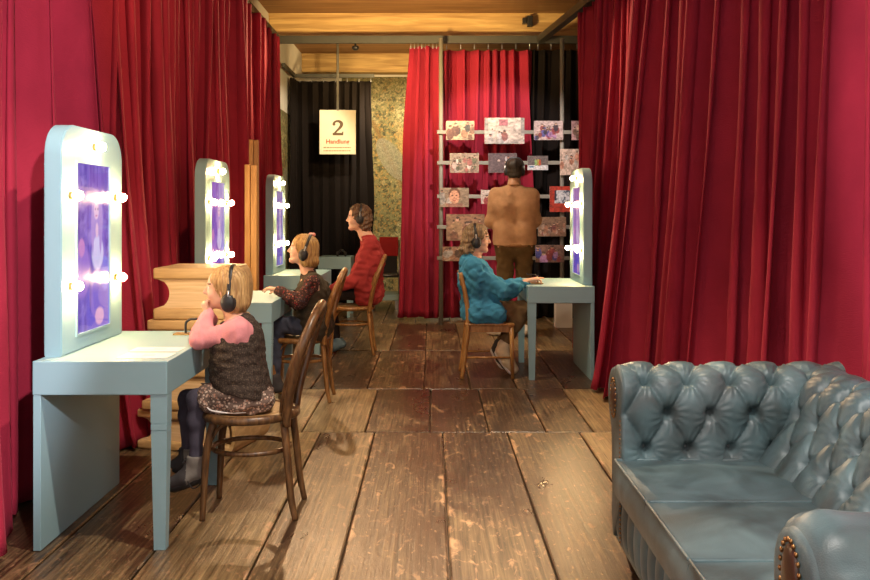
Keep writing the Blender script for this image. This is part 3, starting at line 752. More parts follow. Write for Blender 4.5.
def desk(name, xw, sg_, y0, label, seed, group, stain=None):
    """xw: the wall side edge; sg_: +1 when the sitter is on the +X side"""
    X = lambda a: xw + sg_ * a
    def bx(m, a0, a1, b0, b1, c0, c1, bev=0.0):
        p, q = sorted((X(a0), X(a1))); return m.box(p, q, y0 + b0, y0 + b1, c0, c1, bev)
    t = thing(name, label, 'desk', (X(.27), y0 + .46, 0), group)
    bx(MB(), 0, .532, 0, .92, .616, .75, .004).build('desktop', M['desk'], t)
    bx(MB(), .002, .032, .003, .90, 0, .616, .002).build('side_panel', M['desk'], t)
    for yy in (.035, .885):
        m = MB(); cx = X(.4985)
        m.frustum((cx, y0 + yy, .505), (cx, y0 + yy, .616), .0325, .031, .033, .031)
        m.frustum((cx, y0 + yy, .499), (cx, y0 + yy, .505), .0305, .029, .0305, .029)
        m.frustum((cx, y0 + yy, .478), (cx, y0 + yy, .499), .0318, .0305, .0322, .0305)
        m.frustum((cx, y0 + yy, .472), (cx, y0 + yy, .478), .0300, .0285, .0300, .0285)
        m.frustum((cx, y0 + yy, 0), (cx, y0 + yy, .472), .023, .022, .0315, .030)
        m.build('leg', M['desk'], t)
    # mirror board with rounded shoulders
    pr = []; b0, b1, zt, r = .106, .82, 1.705, .13
    pr += [(b0, .75), (b1, .75)]
    for k in range(9): a = k / 8 * pi / 2; pr.append((b1 - r + r * cos(a), zt - r + r * sin(a)))
    for k in range(9): a = pi / 2 + k / 8 * pi / 2; pr.append((b0 + r + r * cos(a), zt - r + r * sin(a)))
    n = len(pr); bm = bmesh.new()
    A = [bm.verts.new((X(0), y0 + p, z)) for p, z in pr]; B = [bm.verts.new((X(.072), y0 + p, z)) for p, z in pr]
    bm.faces.new(A); fb = bm.faces.new(B[::-1])
    for i in range(n): bm.faces.new((A[i], A[(i + 1) % n], B[(i + 1) % n], B[i]))
    bmesh.ops.recalc_face_normals(bm, faces=bm.faces[:])
    ed = [e for f in bm.faces if len(f.verts) > 6 for e in f.edges]
    bmesh.ops.bevel(bm, geom=ed, offset=.005, segments=2, affect='EDGES')
    mp = MB().bm(bm).build('mirror_board', M['desk'], t, sharp=35)
    s0, s1, z0, z1 = .259, .645, .821, 1.549
    nx, ny = 64, 120
    if sg_ > 0: V, Fq = quad_grid(nx, ny, (X(.073), y0 + s0, z0), (0, s1 - s0, 0), (0, 0, z1 - z0))
    else: V, Fq = quad_grid(nx, ny, (X(.073), y0 + s1, z0), (0, s0 - s1, 0), (0, 0, z1 - z0))
    o = obj('video_screen', V, Fq, M['screen'], mp); color_grid(o, painted_grid(nx, ny, video(seed)).reshape(-1, 3))
    m = MB(); e = .010
    bx(m, .068, .0785, s0 - e, s0, z0 - e, z1 + e); bx(m, .068, .0785, s1, s1 + e, z0 - e, z1 + e); bx(m, .068, .0785, s0, s1, z0 - e, z0); bx(m, .068, .0785, s0, s1, z1, z1 + e)
    m.build('screen_frame', M['desk'], mp)
    for (b, z) in ((.452, 1.628), (.19, 1.408), (.19, 1.03), (.722, 1.408), (.722, 1.03)):
        m = MB().tube([(X(.071), y0 + b, z), (X(.088), y0 + b, z)], .016, 12); m.build('lamp_socket', M['brass'], mp, sharp=40)
        m = MB().ball((X(.108), y0 + b, z), .0195, 16, 12); m.build('bulb', M['bulb'], mp, smooth=True)
    return t
G = 'vanity desks with bulb-lit mirrors'
desk('vanity_desk', -1.577, 1, 3.55, 'pale blue vanity desk in front of the girl with pink sleeves', 101, G)
desk('vanity_desk.001', -1.577, 1, 5.87, 'pale blue vanity desk where the child in patterned sleeves sits', 131, G)
desk('vanity_desk.002', -1.577, 1, 8.42, 'pale blue vanity desk beside the woman in the red sweater', 151, G)
desk('vanity_desk.003', 1.297, -1, 7.17, 'grey-green vanity desk facing left where the woman in teal sits', 171, G)
# far small table with black gear
t = thing('side_table', 'small grey-blue table at the far end behind the woman in red', 'table', (-1.3, 11.7, 0))
a, b = P(318, 269, 11.5), P(350.7, 257, 11.5)
MB().box(a.x, b.x, 11.5, 12.0, a.z, b.z, .004).build('table_top', M['desk'], t)
for x in (a.x + .03, b.x - .03):
    for y in (11.53, 11.97): MB().frustum((x, y, 0), (x, y, a.z), .018, .018, .025, .025).build('leg', M['desk'], t)
c = P(341.5, 256, 11.6)
t = thing('black_headset', 'black headset lying on the small far table', 'headphones', (c.x, 11.6, b.z))
MB().tube([(c.x - .05 + .01 * k, 11.6 + .04 * sin(k), b.z + .035 + .05 * sin(k / 10 * pi)) for k in range(11)], .012, 8).build('headband', M['black'], t, smooth=True)
for s in (-1, 1): MB().ball((c.x + s * .05, 11.6, b.z + .034), .034, 12, 8, (.6, 1, 1)).build('ear_cup', M['pad'], t, smooth=True)

# paper sheets and headphone hooks
M['sheet'] = attr_mat('printed_sheet', .6)
def sheet(name, x0, x1, y0, y1, z, label, seed):
    nx, ny = 50, 34; V, Fq = quad_grid(nx, ny, (x0, y0, z + .0015), (x1 - x0, 0, 0), (0, y1 - y0, 0)); n = len(V)
    i = [0, nx - 1, nx * ny - 1, nx * (ny - 1)]; V2 = np.concatenate([V, V[i] - np.array([0, 0, .0013])])
    Q = [[n + 3, n + 2, n + 1, n]] + [[i[k], n + k, n + (k + 1) % 4, i[(k + 1) % 4]] for k in range(4)]
    def fn(u, w, c):
        rg = np.random.RandomState(seed); c = np.zeros(u.shape + (3,)) + np.array((.80, .77, .72))
        for k in range(6):
            y = .82 - k * .12; e = rg.uniform(.45, .9); c = mix(c, (.62, .55, .48), ((np.abs(w - y) < .025) & (u > .1) & (u < e)).astype(float) * .5)
        return mix(c, (.75, .52, .42), ((u > .42) & (u < .66) & (w > .45) & (w < .72)).astype(float) * .45)
    o = obj(name, V2, np.concatenate([Fq, np.array(Q)]), M['sheet']); cc = painted_grid(nx, ny, fn).reshape(-1, 3)
    color_grid(o, np.concatenate([cc, np.full((4, 3), .75)])); return tag(o, label, 'paper', 'printed sheets on the first desk')
sheet('paper_sheet', -1.272, -1.068, 3.622, 3.752, .75, 'white printed sheet at the front edge of the nearest desk', 1)
sheet('paper_sheet.001', -1.282, -1.072, 3.80, 3.915, .75, 'white printed sheet further back on the nearest desk', 2)
def hook(name, x, y, label, sg_):
    t = thing(name, label, 'hook', (x, y, .75))
    MB().box(x - .055, x + .045, y - .03, y + .03, .75, .758, .003).build('base_plate', M['brass'], t)
    MB().tube([(x, y, .757), (x, y, .80), (x + sg_ * .008, y, .815), (x + sg_ * .03, y, .825), (x + sg_ * .075, y, .825), (x + sg_ * .09, y, .835)], .006, 8, smooth=4).build('hook_arm', M['black'], t, smooth=True)
hook('headphone_hook', -1.185, 4.33, 'small bent metal hook on a brass plate beside the girl’s elbow', 1)
hook('headphone_hook.001', .875, 7.45, 'small upright hook on the right desk before the pointing hand', -1)
# ================================================================ GIANT BOOKS
def giant_book(name, label, cx, cy, w, dp, z, h, yaw, group):
    """fore edge (hollow) towards -X, rounded spine towards +X; built square then turned by yaw"""
    t = thing(name, label, 'book', (cx, cy, z), group); ct = h * .22
    x0, x1, y0, y1 = cx - w / 2, cx + w / 2, cy - dp / 2, cy + dp / 2
    for zz, nm in ((z, 'cover'), (z + h - ct, 'cover')):
        MB().box(x0, x1, y0, y1, zz, zz + ct, .012, 3).rot((cx, cy), yaw).build(nm, M['cover'], t, sharp=40)
    prof = []; K = 10; hc = (h - 2 * ct) / 2
    for k in range(K + 1):
        a = -1 + 2 * k / K; prof.append((x0 + .012 + .075 * math.sqrt(max(0, 1 - a * a)), z + h / 2 + a * (hc + .002)))
    for k in range(K + 1):
        a = 1 - 2 * k / K; prof.append((x1 - .06 + .05 * math.sqrt(max(0, 1 - a * a)), z + h / 2 + a * (hc + .002)))
    n = len(prof); v = [(x, y0 + .022, q) for x, q in prof] + [(x, y1 - .022, q) for x, q in prof]
    f = [tuple(range(n)), tuple(range(2 * n - 1, n - 1, -1))] + [(i, n + i, n + (i + 1) % n, (i + 1) % n) for i in range(n)]
    m = MB().add(v, f); m.rot((cx, cy), yaw); m.build('page_block', M['pages'], t)
    # rounded spine strip
    m = MB(); K = 12; pv = []
    for k in range(K + 1):
        a = -pi / 2 + pi * k / K; pv.append((x1 - .012 + .045 * cos(a), z + h / 2 + (h / 2 - .008) * sin(a)))
    for k in range(K + 1):
        a = pi / 2 - pi * k / K; pv.append((x1 - .022 + .035 * cos(a), z + h / 2 + (h / 2 - .018) * sin(a)))
    n = len(pv); v = [(x, y0 + .002, q) for x, q in pv] + [(x, y1 - .002, q) for x, q in pv]
    f = [tuple(range(n)), tuple(range(2 * n - 1, n - 1, -1))] + [(i, n + i, n + (i + 1) % n, (i + 1) % n) for i in range(n)]
    m.add(v, f).rot((cx, cy), yaw).build('spine', M['cover'], t, sharp=50)
z = 0.0
for i, (h, w, cx, yaw, lab) in enumerate((
    (.225, .58, -1.335, -.26, 'giant wooden prop book at the bottom of the stack on the floor'),
    (.245, .55, -1.33, -.16, 'giant wooden prop book second from the floor in the stack'),
    (.265, .47, -1.350, -.05, 'giant wooden prop book second from the top of the stack'),
    (.290, .43, -1.340, -.02, 'giant wooden prop book lying on top of the stack behind the girl'))):
    giant_book('prop_book' if i == 0 else 'prop_book.%03d' % i, lab, cx, 5.25, w, .46, z, h, yaw, 'stack of giant wooden books'); z += h + .001
# upright timbers between second and third desk
for (x0, x1, y, th, top, nm, lab) in ((P(244.5, 0, 7.25).x, P(256.5, 0, 7.25).x, 7.25, .05, P(0, 164.5, 7.25).z, 'wooden_post', 'orange-brown upright wooden post between the second and third desk'),
                                     (P(249, 0, 7.6).x, P(258, 0, 7.6).x, 7.6, .05, P(0, 139.5, 7.6).z, 'wooden_post.001', 'taller upright wooden post standing behind the orange-brown post')):
    t = thing(nm, lab, 'post', ((x0 + x1) / 2, y, 0)); xm = x0 + (x1 - x0) * .45
    MB().box(x0, xm, y, y + th, 0.03, top, .004).build('board', M['plank'], t); MB().box(xm + .004, x1, y + .004, y + th, 0.03, top - .004, .004).build('board', M['plank'], t)
    MB().box(x0 - .03, x1 + .03, y - .04, y + th + .04, 0, .03, .004).build('foot_plate', M['plank'], t)

# ================================================================ BENTWOOD CHAIRS
def bentwood(name, label, cx, cy, mat, group, lean=.15):
    """sitter faces -X; cx, cy is the middle of the seat"""
    m_ = M[mat]; t = thing(name, label, 'chair', (cx, cy, 0), group); R = .205; hs = .455
    seat = []; K = 28
    ring = [(cx + R * .98 * cos(2 * pi * k / K), cy + R * .95 * sin(2 * pi * k / K) * (1 - .08 * cos(2 * pi * k / K)), hs - .016) for k in range(K)]
    MB().tube(ring, .020, 10, closed=True).build('seat_rim', m_, t, smooth=True)
    m = MB(); m.v = [(cx, cy, hs - .014)]; 
    for rr_, dz in ((.5, -.012), (.94, -.002)):
        m.v += [(cx + (x - cx) * rr_, cy + (y - cy) * rr_, hs + dz) for x, y, _ in ring]
    m.f = [(0, 1 + k, 1 + (k + 1) % K) for k in range(K)] + [(1 + k, 1 + K + k, 1 + K + (k + 1) % K, 1 + (k + 1) % K) for k in range(K)]
    n = len(m.v); m.v += [(x, y, z - .022) for x, y, z in m.v]; m.f += [tuple(i + n for i in q)[::-1] for q in m.f]
    m.f += [(1 + K + k, n + 1 + K + k, n + 1 + K + (k + 1) % K, 1 + K + (k + 1) % K) for k in range(K)]
    m.build('seat', M['cane'], t, smooth=True)
    for s in (-1, 1):
        MB().tube([(cx - .135, cy + s * .125, hs - .02), (cx - .165, cy + s * .145, .30), (cx - .176, cy + s * .150, .12), (cx - .182, cy + s * .155, 0)], [.019, .0175, .015, .0125], 12, smooth=5).build('leg', m_, t, smooth=True)
        MB().tube([(cx + .165, cy + s * .115, hs - .02), (cx + .185, cy + s * .130, .25), (cx + .200, cy + s * .140, .1), (cx + .220, cy + s * .145, 0)], [.018, .017, .0155, .0130], 12, smooth=5).build('leg', m_, t, smooth=True)
    # outer hoop runs up from the rear legs, leaning back
    def hoop(w0, w1, zb, zt, x0, ln):
        pts = []
        for k in range(25):
            a = -1 + 2 * k / 24
            q = 1 - abs(a)              # 0 at the ends .. 1 at the crown
            ww = w0 + (w1 - w0) * min(1, q * 2.2)
            y = ww * (1 if q < .45 else cos((q - .45) / .55 * pi / 2)); zz = zb + (zt - zb) * (q / .45 * .62 if q < .45 else .62 + .38 * sin((q - .45) / .55 * pi / 2))
            f_ = (zz - zb) / (zt - zb); pts.append((x0 + ln * f_ ** 1.5, cy + (-1 if a < 0 else 1) * y, zz))
        return pts
    MB().tube(hoop(.125, .200, hs - .05, .925, cx + .178, lean), .0195, 12, smooth=3).build('back_hoop', m_, t, smooth=True)
    MB().tube(hoop(.060, .120, hs - .03, .835, cx + .150, lean * .86), .0160, 12, smooth=3).build('inner_hoop', m_, t, smooth=True)
    MB().tube([(cx + .172 * cos(2 * pi * k / 28), cy + .150 * sin(2 * pi * k / 28), .285) for k in range(28)], .0115, 10, closed=True).build('ring_stretcher', m_, t, smooth=True)
    # small curved braces under the seat
    for s in (-1, 1): MB().tube([(cx - .155, cy + s * .138, .33), (cx - .10, cy + s * .15, .41), (cx - .0, cy + s * .17, .435)], .008, 8, smooth=4).build('brace', m_, t, smooth=True)
    return t
GC = 'bentwood chairs'
bentwood('bentwood_chair', 'dark bentwood chair the girl in the brown vest sits on', -.815, 4.06, 'thonet', GC, .14)
bentwood('bentwood_chair.001', 'brown bentwood chair under the child in patterned sleeves', -.94, 6.48, 'thonet_warm', GC, .135)
bentwood('bentwood_chair.002', 'brown bentwood chair under the woman in the red sweater', -.765, 8.58, 'thonet_warm', GC, .14)

# straight café chair, sitter faces +X
t = thing('wooden_chair', 'light brown wooden chair under the woman in the teal jacket', 'chair', (.46, 7.42, 0)); cx, cy = .465, 7.42; W = M['chairwood']
MB().box(cx - .20, cx + .20, cy - .19, cy + .19, .425, .447, .010, 3).build('seat', W, t, sharp=40)
m = MB(); 
for a in ((cx - .17, cx + .17, cy - .175, cy - .155), (cx - .17, cx + .17, cy + .155, cy + .175), (cx - .18, cx - .16, cy - .16, cy + .16), (cx + .16, cx + .18, cy - .16, cy + .16)): m.box(*a, .375, .425)
m.build('seat_apron', W, t)
for s in (-1, 1):
    MB().tube([(cx - .225, cy + s * .178, 0), (cx - .195, cy + s * .172, .22), (cx - .175, cy + s * .170, .44), (cx - .185, cy + s * .170, .62), (cx - .235, cy + s * .168, .855)], [.016, .019, .021, .019, .016], 10, smooth=5).build('back_leg', W, t, smooth=True)
    MB().tube([(cx + .185, cy + s * .165, 0), (cx + .175, cy + s * .165, .425)], [.014, .020], 10).build('leg', W, t, smooth=True)
    MB().tube([(cx - .205, cy + s * .173, .17), (cx + .18, cy + s * .165, .17)], .009, 8).build('stretcher', W, t, smooth=True)
for zz, hh_, dx in ((.80, .10, -.222), (.64, .05, -.19)):
    m = MB(); K = 10; v = []; f = []
    for k in range(K + 1):
        y = cy - .165 + .33 * k / K; b = -.02 * (1 - ((k / K) * 2 - 1) ** 2)
        v += [(cx + dx + b - .008, y, zz - hh_ / 2), (cx + dx + b + .008, y, zz - hh_ / 2), (cx + dx + b - .004 + .008 - .012, y, zz + hh_ / 2), (cx + dx + b - .022 + .012, y, zz + hh_ / 2)]
    for k in range(K):
        a = k * 4; b = a + 4
        f += [(a, a + 1, b + 1, b), (a + 1, a + 2, b + 2, b + 1), (a + 2, a + 3, b + 3, b + 2), (a + 3, a, b, b + 3)]
    f += [(0, 3, 2, 1), (K * 4, K * 4 + 1, K * 4 + 2, K * 4 + 3)]
    m.add(v, f).build('back_rail', W, t, smooth=True)

# far red-backed chair on a low platform
M['redpad'] = plain('red_upholstery', srgb(190, 28, 34), .7, noise=.08)
M['platform'] = plain('platform_paint', srgb(150, 178, 176), .5, noise=.05)
yb = 12.35; a, b = P(367, 300.5, yb), P(401, 294.8, yb)
t = thing('low_platform', 'low pale blue platform at the far end under the red-backed chair', 'platform', ((a.x + b.x) / 2, yb, 0))
MB().box(a.x, b.x, yb, yb + .62, a.z, b.z, .005).build('platform_top', M['platform'], t)
for x in (a.x + .06, b.x - .06):
    for y in (yb + .06, yb + .56): MB().frustum((x, y, 0), (x, y, a.z), .02, .02, .022, .022).build('leg', M['steel'], t)
zt = b.z; yc = 12.5; l = P(379.5, 0, yc).x; r = P(398.2, 0, yc).x
t = thing('stacking_chair', 'chair with red backrest and black panel standing on the low platform', 'chair', ((l + r) / 2, yc + .2, zt))
MB().box(l, r, yc - .02, yc + .015, P(0, 256, yc).z, P(0, 237, yc).z, .015, 3).build('backrest', M['redpad'], t, sharp=40)
MB().box(l + .012, r - .012, yc - .01, yc + .01, P(0, 273, yc).z, P(0, 256, yc).z, .004).build('back_panel', M['pad'], t)
MB().box(l - .01, r + .01, yc, yc + .36, P(0, 277.5, yc).z, P(0, 273.8, yc).z, .01).build('seat', M['pad'], t)
for x in (l - .012, r + .012):
    MB().tube([(x, yc - .005, P(0, 240, yc).z), (x, yc - .005, P(0, 275, yc).z), (x, yc - .02, zt)], .011, 8).build('back_leg', M['steel'], t, smooth=True)
    MB().tube([(x, yc + .02, P(0, 276, yc).z), (x, yc + .33, P(0, 276, yc).z), (x, yc + .36, zt)], .011, 8).build('leg', M['steel'], t, smooth=True)
MB().tube([(l - .06, yc - .022, P(0, 275.2, yc).z), (r + .012, yc - .022, P(0, 275.2, yc).z)], .012, 8).build('cross_rail', M['steel'], t, smooth=True)

# ================================================================ CHESTERFIELD SOFA
def leather():
    m, nt, b = nodes_mat('blue_grey_leather'); L = nt.links.new
    tc = N(nt, 'ShaderNodeTexCoord')
    n1 = N(nt, 'ShaderNodeTexNoise'); n1.inputs['Scale'].default_value = 5.5; n1.inputs['Detail'].default_value = 6; n1.inputs['Distortion'].default_value = .6
    L(tc.outputs['Object'], n1.inputs['Vector'])
    c = ramp(nt, n1.outputs['Fac'], [(.30, (.044, .060, .060)), (.5, (.078, .126, .137)), (.70, (.135, .215, .232))])
    n3 = N(nt, 'ShaderNodeTexNoise'); n3.inputs['Scale'].default_value = 2.1; n3.inputs['Detail'].default_value = 4; L(tc.outputs['Object'], n3.inputs['Vector'])
    f = ramp(nt, n3.outputs['Fac'], [(.56, (0, 0, 0)), (.80, (.6, .6, .6))])
    mx = N(nt, 'ShaderNodeMix', data_type='RGBA'); L(f, mx.inputs['Factor']); L(c, mx.inputs[6]); mx.inputs[7].default_value = (.105, .072, .062, 1)
    L(mx.outputs[2], b.inputs['Base Color'])
    b.inputs['Roughness'].default_value = .40; b.inputs['Specular IOR Level'].default_value = .5
    v = N(nt, 'ShaderNodeTexVoronoi'); v.inputs['Scale'].default_value = 320; L(tc.outputs['Object'], v.inputs['Vector'])
    n2 = N(nt, 'ShaderNodeTexNoise'); n2.inputs['Scale'].default_value = 14; n2.inputs['Detail'].default_value = 5; n2.inputs['Distortion'].default_value = 1.0; L(tc.outputs['Object'], n2.inputs['Vector'])
    a = N(nt, 'ShaderNodeMath', operation='MULTIPLY_ADD'); L(n2.outputs['Fac'], a.inputs[0]); a.inputs[1].default_value = 2.2; L(v.outputs['Distance'], a.inputs[2])
    bp = N(nt, 'ShaderNodeBump'); bp.inputs['Strength'].default_value = .12; bp.inputs['Distance'].default_value = .004
    L(a.outputs[0], bp.inputs['Height']); L(bp.outputs[0], b.inputs['Normal'])
    return m
M['leather'] = leather(); M['button'] = plain('leather_button', (.045, .055, .056), .35)
M['nail'] = plain('antique_nail', (.30, .16, .06), .35, metal=1); M['darkwood'] = wood('dark_turned_wood', (.03, .014, .008), (.08, .035, .018), .3)

sofa = thing('chesterfield_sofa', 'blue-grey leather button-tufted sofa on the right, facing left', 'sofa', (1.1, 2.5, 0))
TA, TB = .152, .128                      # button pitch along and up the profile
def prof_resample(pts, n):
    q, _ = spline([Vector((p[0], p[1], 0)) for p in pts], [1] * len(pts), 12)
    a = np.array([(p.x, p.y) for p in q]); s = np.r_[0, np.cumsum(np.linalg.norm(np.diff(a, axis=0), axis=1))]
    t = np.linspace(0, s[-1], n); return np.stack([np.interp(t, s, a[:, i]) for i in range(2)], 1), t
def tufted(name, prof, u0, u1, latu, v0, rows, world, zpleat, endfade=(0, 0), depth=.036, cap=False):
    """prof: (outward, z) curve from the seat up the inner face, over the roll and down outside"""
    nv = 190; pr, sv = prof_resample(prof, nv); nu = int((u1 - u0) / .006) + 1
    U = np.linspace(u0, u1, nu)[:, None]; S = sv[None, :]
    tg = np.gradient(pr, axis=0); tg /= np.linalg.norm(tg, axis=1)[:, None]; nr = np.stack([-tg[:, 1], tg[:, 0]], 1)   # points to the sitter side
    a = (U - latu) / TA; bb_ = (S - v0) / (2 * TB)
    s_, t_ = a + bb_, a - bb_
    puff = (np.abs(np.sin(pi * s_)) * np.abs(np.sin(pi * t_))) ** .29
    top = v0 + (rows - 1) * TB
    odd = (rows - 1) % 2 * .5
    plo = np.abs(np.sin(pi * a)) ** .55 * np.ones_like(S); phi = np.abs(np.sin(pi * (a + odd))) ** .55 * np.ones_like(S)
    fl = np.clip((v0 - S) / .09, 0, 1); fh = np.clip((S - top) / .12, 0, 1)
    h = np.where(S < v0, plo * (1 - fl * .35) + fl * .35, np.where(S > top, phi * (1 - fh) + fh * .75, puff))
    # wrinkles that radiate from the buttons
    btn = []
    for j in range(rows):
        i0 = math.floor((u0 - latu) / TA) - 1
        for i in range(i0, i0 + int((u1 - u0) / TA) + 4):
            uu = latu + (i + (j % 2) * .5) * TA; vv = v0 + j * TB
            if u0 + .05 < uu < u1 - .03: btn.append((uu, vv))
    dist = np.full(h.shape, 9.0); ang = np.zeros_like(h)
    for uu, vv in btn:
        d = np.sqrt((U - uu) ** 2 + (S - vv) ** 2); m = d < dist; dist = np.where(m, d, dist); ang = np.where(m, np.arctan2(S - vv, U - uu), ang)
    disp = depth * (h - .45) - .040 * np.exp(-(dist / .019) ** 2) + .0032 * np.sin(ang * 15 + 40 * dist) * np.exp(-((dist - .038) / .028) ** 2)
    ff = np.ones_like(h)
    if endfade[0]: ff = ff * np.clip((U - u0) / endfade[0], 0, 1)
    if endfade[1]: ff = ff * np.clip((u1 - U) / endfade[1], 0, 1)
    ff = ff * (1 - .55 * np.clip((S - top + .06) / .10, 0, 1)) * np.clip((sv[-1] - S) / .30, 0, 1) ** .5 * np.clip(S / .03, .3, 1)
    disp = disp * ff
    O = pr[None, :, 0] + nr[None, :, 0] * disp; Z = pr[None, :, 1] + nr[None, :, 1] * disp
    V = world(U * np.ones_like(O), O, Z).reshape(-1, 3); i = np.arange(nu * nv).reshape(nu, nv)
    Q = np.stack([i[:-1, :-1], i[1:, :-1], i[1:, 1:], i[:-1, 1:]], -1).reshape(-1, 4)
    c = V.reshape(nu, nv, 3); n1 = np.cross(c[nu // 2 + 1, 20] - c[nu // 2, 20], c[nu // 2, 21] - c[nu // 2, 20])
    o = obj(name, V, Q, M['leather'], sofa, smooth=True)
    for uu, vv in btn:
        iu = int(round((uu - u0) / (u1 - u0) * (nu - 1))); iv = int(np.argmin(np.abs(sv - vv)))
        p = c[iu, iv]; w2 = world(np.array([[uu]]), np.array([[pr[iv, 0] + nr[iv, 0]]]), np.array([[pr[iv, 1] + nr[iv, 1]]])).reshape(3) - world(np.array([[uu]]), np.array([[pr[iv, 0]]]), np.array([[pr[iv, 1]]])).reshape(3)
        q = Vector(w2).to_track_quat('Z', 'Y').to_matrix().to_4x4()
        bm = bmesh.new(); bmesh.ops.create_uvsphere(bm, u_segments=12, v_segments=8, radius=.0115)
        MB().bm(bm, Matrix.Translation(Vector(p) + Vector(w2) * .003) @ q @ Matrix.Diagonal((1, 1, .5, 1))).build('button', M['button'], o, smooth=True)
    return o, pr, c
XFr = .683
ARM = [(0, .34), (0, .44), (-.004, .55), (-.012, .635), (-.004, .70), (.035, .748), (.11, .773), (.185, .755), (.232, .712), (.240, .65), (.215, .59), (.18, .54), (.165, .45), (.16, .13)]
def arm_world(y_in, sy): return lambda U, O, Z: np.stack([U, y_in + sy * O, Z], -1)
def scroll_front(arm, c, y_in, sy, x):
    """padded front of an arm with its nailhead border"""
    e = c[0]; ctr = e.mean(0); n = len(e)
    V = [tuple(p) for p in e]; rings = [e]
    for k, (sc_, dx) in enumerate(((.985, -.006), (.93, -.010), (.80, -.012), (.4, -.013))):
        cc = np.array([x, y_in + sy * .10, .55]); q = ctr + (e - ctr) * sc_; q[:, 0] = e[:, 0].min() + dx if k else e[:, 0] + dx
        q[:, 0] = x + dx; rings.append(q)
    V = np.concatenate(rings + [np.array([[x - .013, ctr[1], ctr[2]]])]); f = []
    for r_ in range(len(rings) - 1):
        for i in range(n):
            j = (i + 1) % n; f.append((r_ * n + i, r_ * n + j, (r_ + 1) * n + j, (r_ + 1) * n + i))
    k = len(V) - 1; f += [((len(rings) - 1) * n + i, (len(rings) - 1) * n + (i + 1) % n, k) for i in range(n)]
    obj('arm_front', [tuple(p) for p in V], f, M['leather'], arm, smooth=True)
    # carved-looking oval boss with studs
    cy_, cz_ = y_in + sy * .115, .655
    MB().ball((x - .013, cy_, cz_), .050, 18, 12, (.22, .8, 1.25)).build('scroll_boss', M['darkwood'], arm, smooth=True)
    m = MB()
    for q in range(22):
        a = 2 * pi * q / 22; m.ball((x - .016, cy_ + .046 * cos(a), cz_ + .070 * sin(a)), .0055, 8, 6, (.7, 1, 1))
    m.build('nailhead_ring', M['nail'], arm, smooth=True); m = MB()
    for q in range(28): m.ball((x - .012, y_in + sy * (.012 + .0 * q), .16 + .016 * q), .0045, 8, 6, (.7, 1, 1))
    m.build('nailhead_trim', M['nail'], arm, smooth=True)
a1, pr, c1 = tufted('arm', ARM, XFr, 1.50, .762, .155, 4, arm_world(3.20, 1), 0)
scroll_front(a1, c1, 3.20, 1, XFr)
# the near arm is smooth over its roll
def plain_roll(y_in, sy):
    nv = 120; pr, sv = prof_resample(ARM, nv); nu = 130; U = np.linspace(XFr, 1.5, nu)[:, None]
    tg = np.gradient(pr, axis=0); tg /= np.linalg.norm(tg, axis=1)[:, None]; nr = np.stack([-tg[:, 1], tg[:, 0]], 1)
    e = np.clip((U - XFr) / .11, 0, 1); g = np.exp(-((U - XFr - .045) / .035) ** 2); gv = np.exp(-((sv[None, :] - .55) / .25) ** 2)
    disp = -.030 * (1 - np.sqrt(np.clip(1 - (1 - e) ** 2, 0, 1))) + .0075 * g * gv * np.sin(sv[None, :] * 95 + 6 * np.sin(sv[None, :] * 17)) + .003 * np.sin(U * 24 + sv[None, :] * 7) * gv
    O = pr[None, :, 0] + nr[None, :, 0] * disp; Z = pr[None, :, 1] + nr[None, :, 1] * disp
    V = arm_world(y_in, sy)(U * np.ones_like(O), O, Z); i = np.arange(nu * nv).reshape(nu, nv)
    Q = np.stack([i[:-1, :-1], i[1:, :-1], i[1:, 1:], i[:-1, 1:]], -1).reshape(-1, 4)
    return obj('arm', V.reshape(-1, 3), Q, M['leather'], sofa, smooth=True), V
a2, c2 = plain_roll(1.795, -1)
scroll_front(a2, c2, 1.795, -1, XFr)
BACK = [(0, .34), (.015, .43), (.075, .53), (.130, .615), (.155, .68), (.195, .738), (.270, .773), (.345, .755), (.392, .712), (.400, .65), (.375, .59), (.345, .54), (.33, .45), (.33, .13)]
tufted('backrest', BACK, 1.64, 3.42, 3.06, .20, 4, lambda U, O, Z: np.stack([1.135 + O, U, Z], -1), 0, endfade=(.0, .42))
# base with fluted front
nu, nv = 260, 26; U = np.linspace(1.60, 3.40, nu)[:, None]; T = np.linspace(0, 1, nv)[None, :]
rib = np.abs(np.sin(pi * (U - 1.6) / .098)) ** .5; Z = .125 + T * .185 + U * 0; X = .700 - .022 * rib * np.sin(pi * np.clip(T, .02, .98)) ** .35
V = np.stack([X, U + 0 * T, Z], -1).reshape(-1, 3); i = np.arange(nu * nv).reshape(nu, nv)
fp = obj('fluted_front', V, np.stack([i[:-1, :-1], i[:-1, 1:], i[1:, 1:], i[1:, :-1]], -1).reshape(-1, 4), M['leather'], sofa, smooth=True)
MB().box(.70, 1.46, 1.60, 3.40, .12, .33, .01).build('base', M['leather'], sofa)
m = MB(); m.tube([(.690, 1.62, .318), (.690, 3.38, .318)], .013, 8); m.tube([(.700, 1.62, .120), (.700, 3.38, .120)], .010, 8); m.build('piping', M['leather'], fp, smooth=True)
for x in (.76, 1.40):
    for y in (1.66, 3.34): MB().lathe((x, y, 0), [(.018, 0), (.026, .012), (.038, .05), (.042, .08), (.030, .105), (.032, .122)], 18).build('foot', M['darkwood'], sofa, smooth=True)
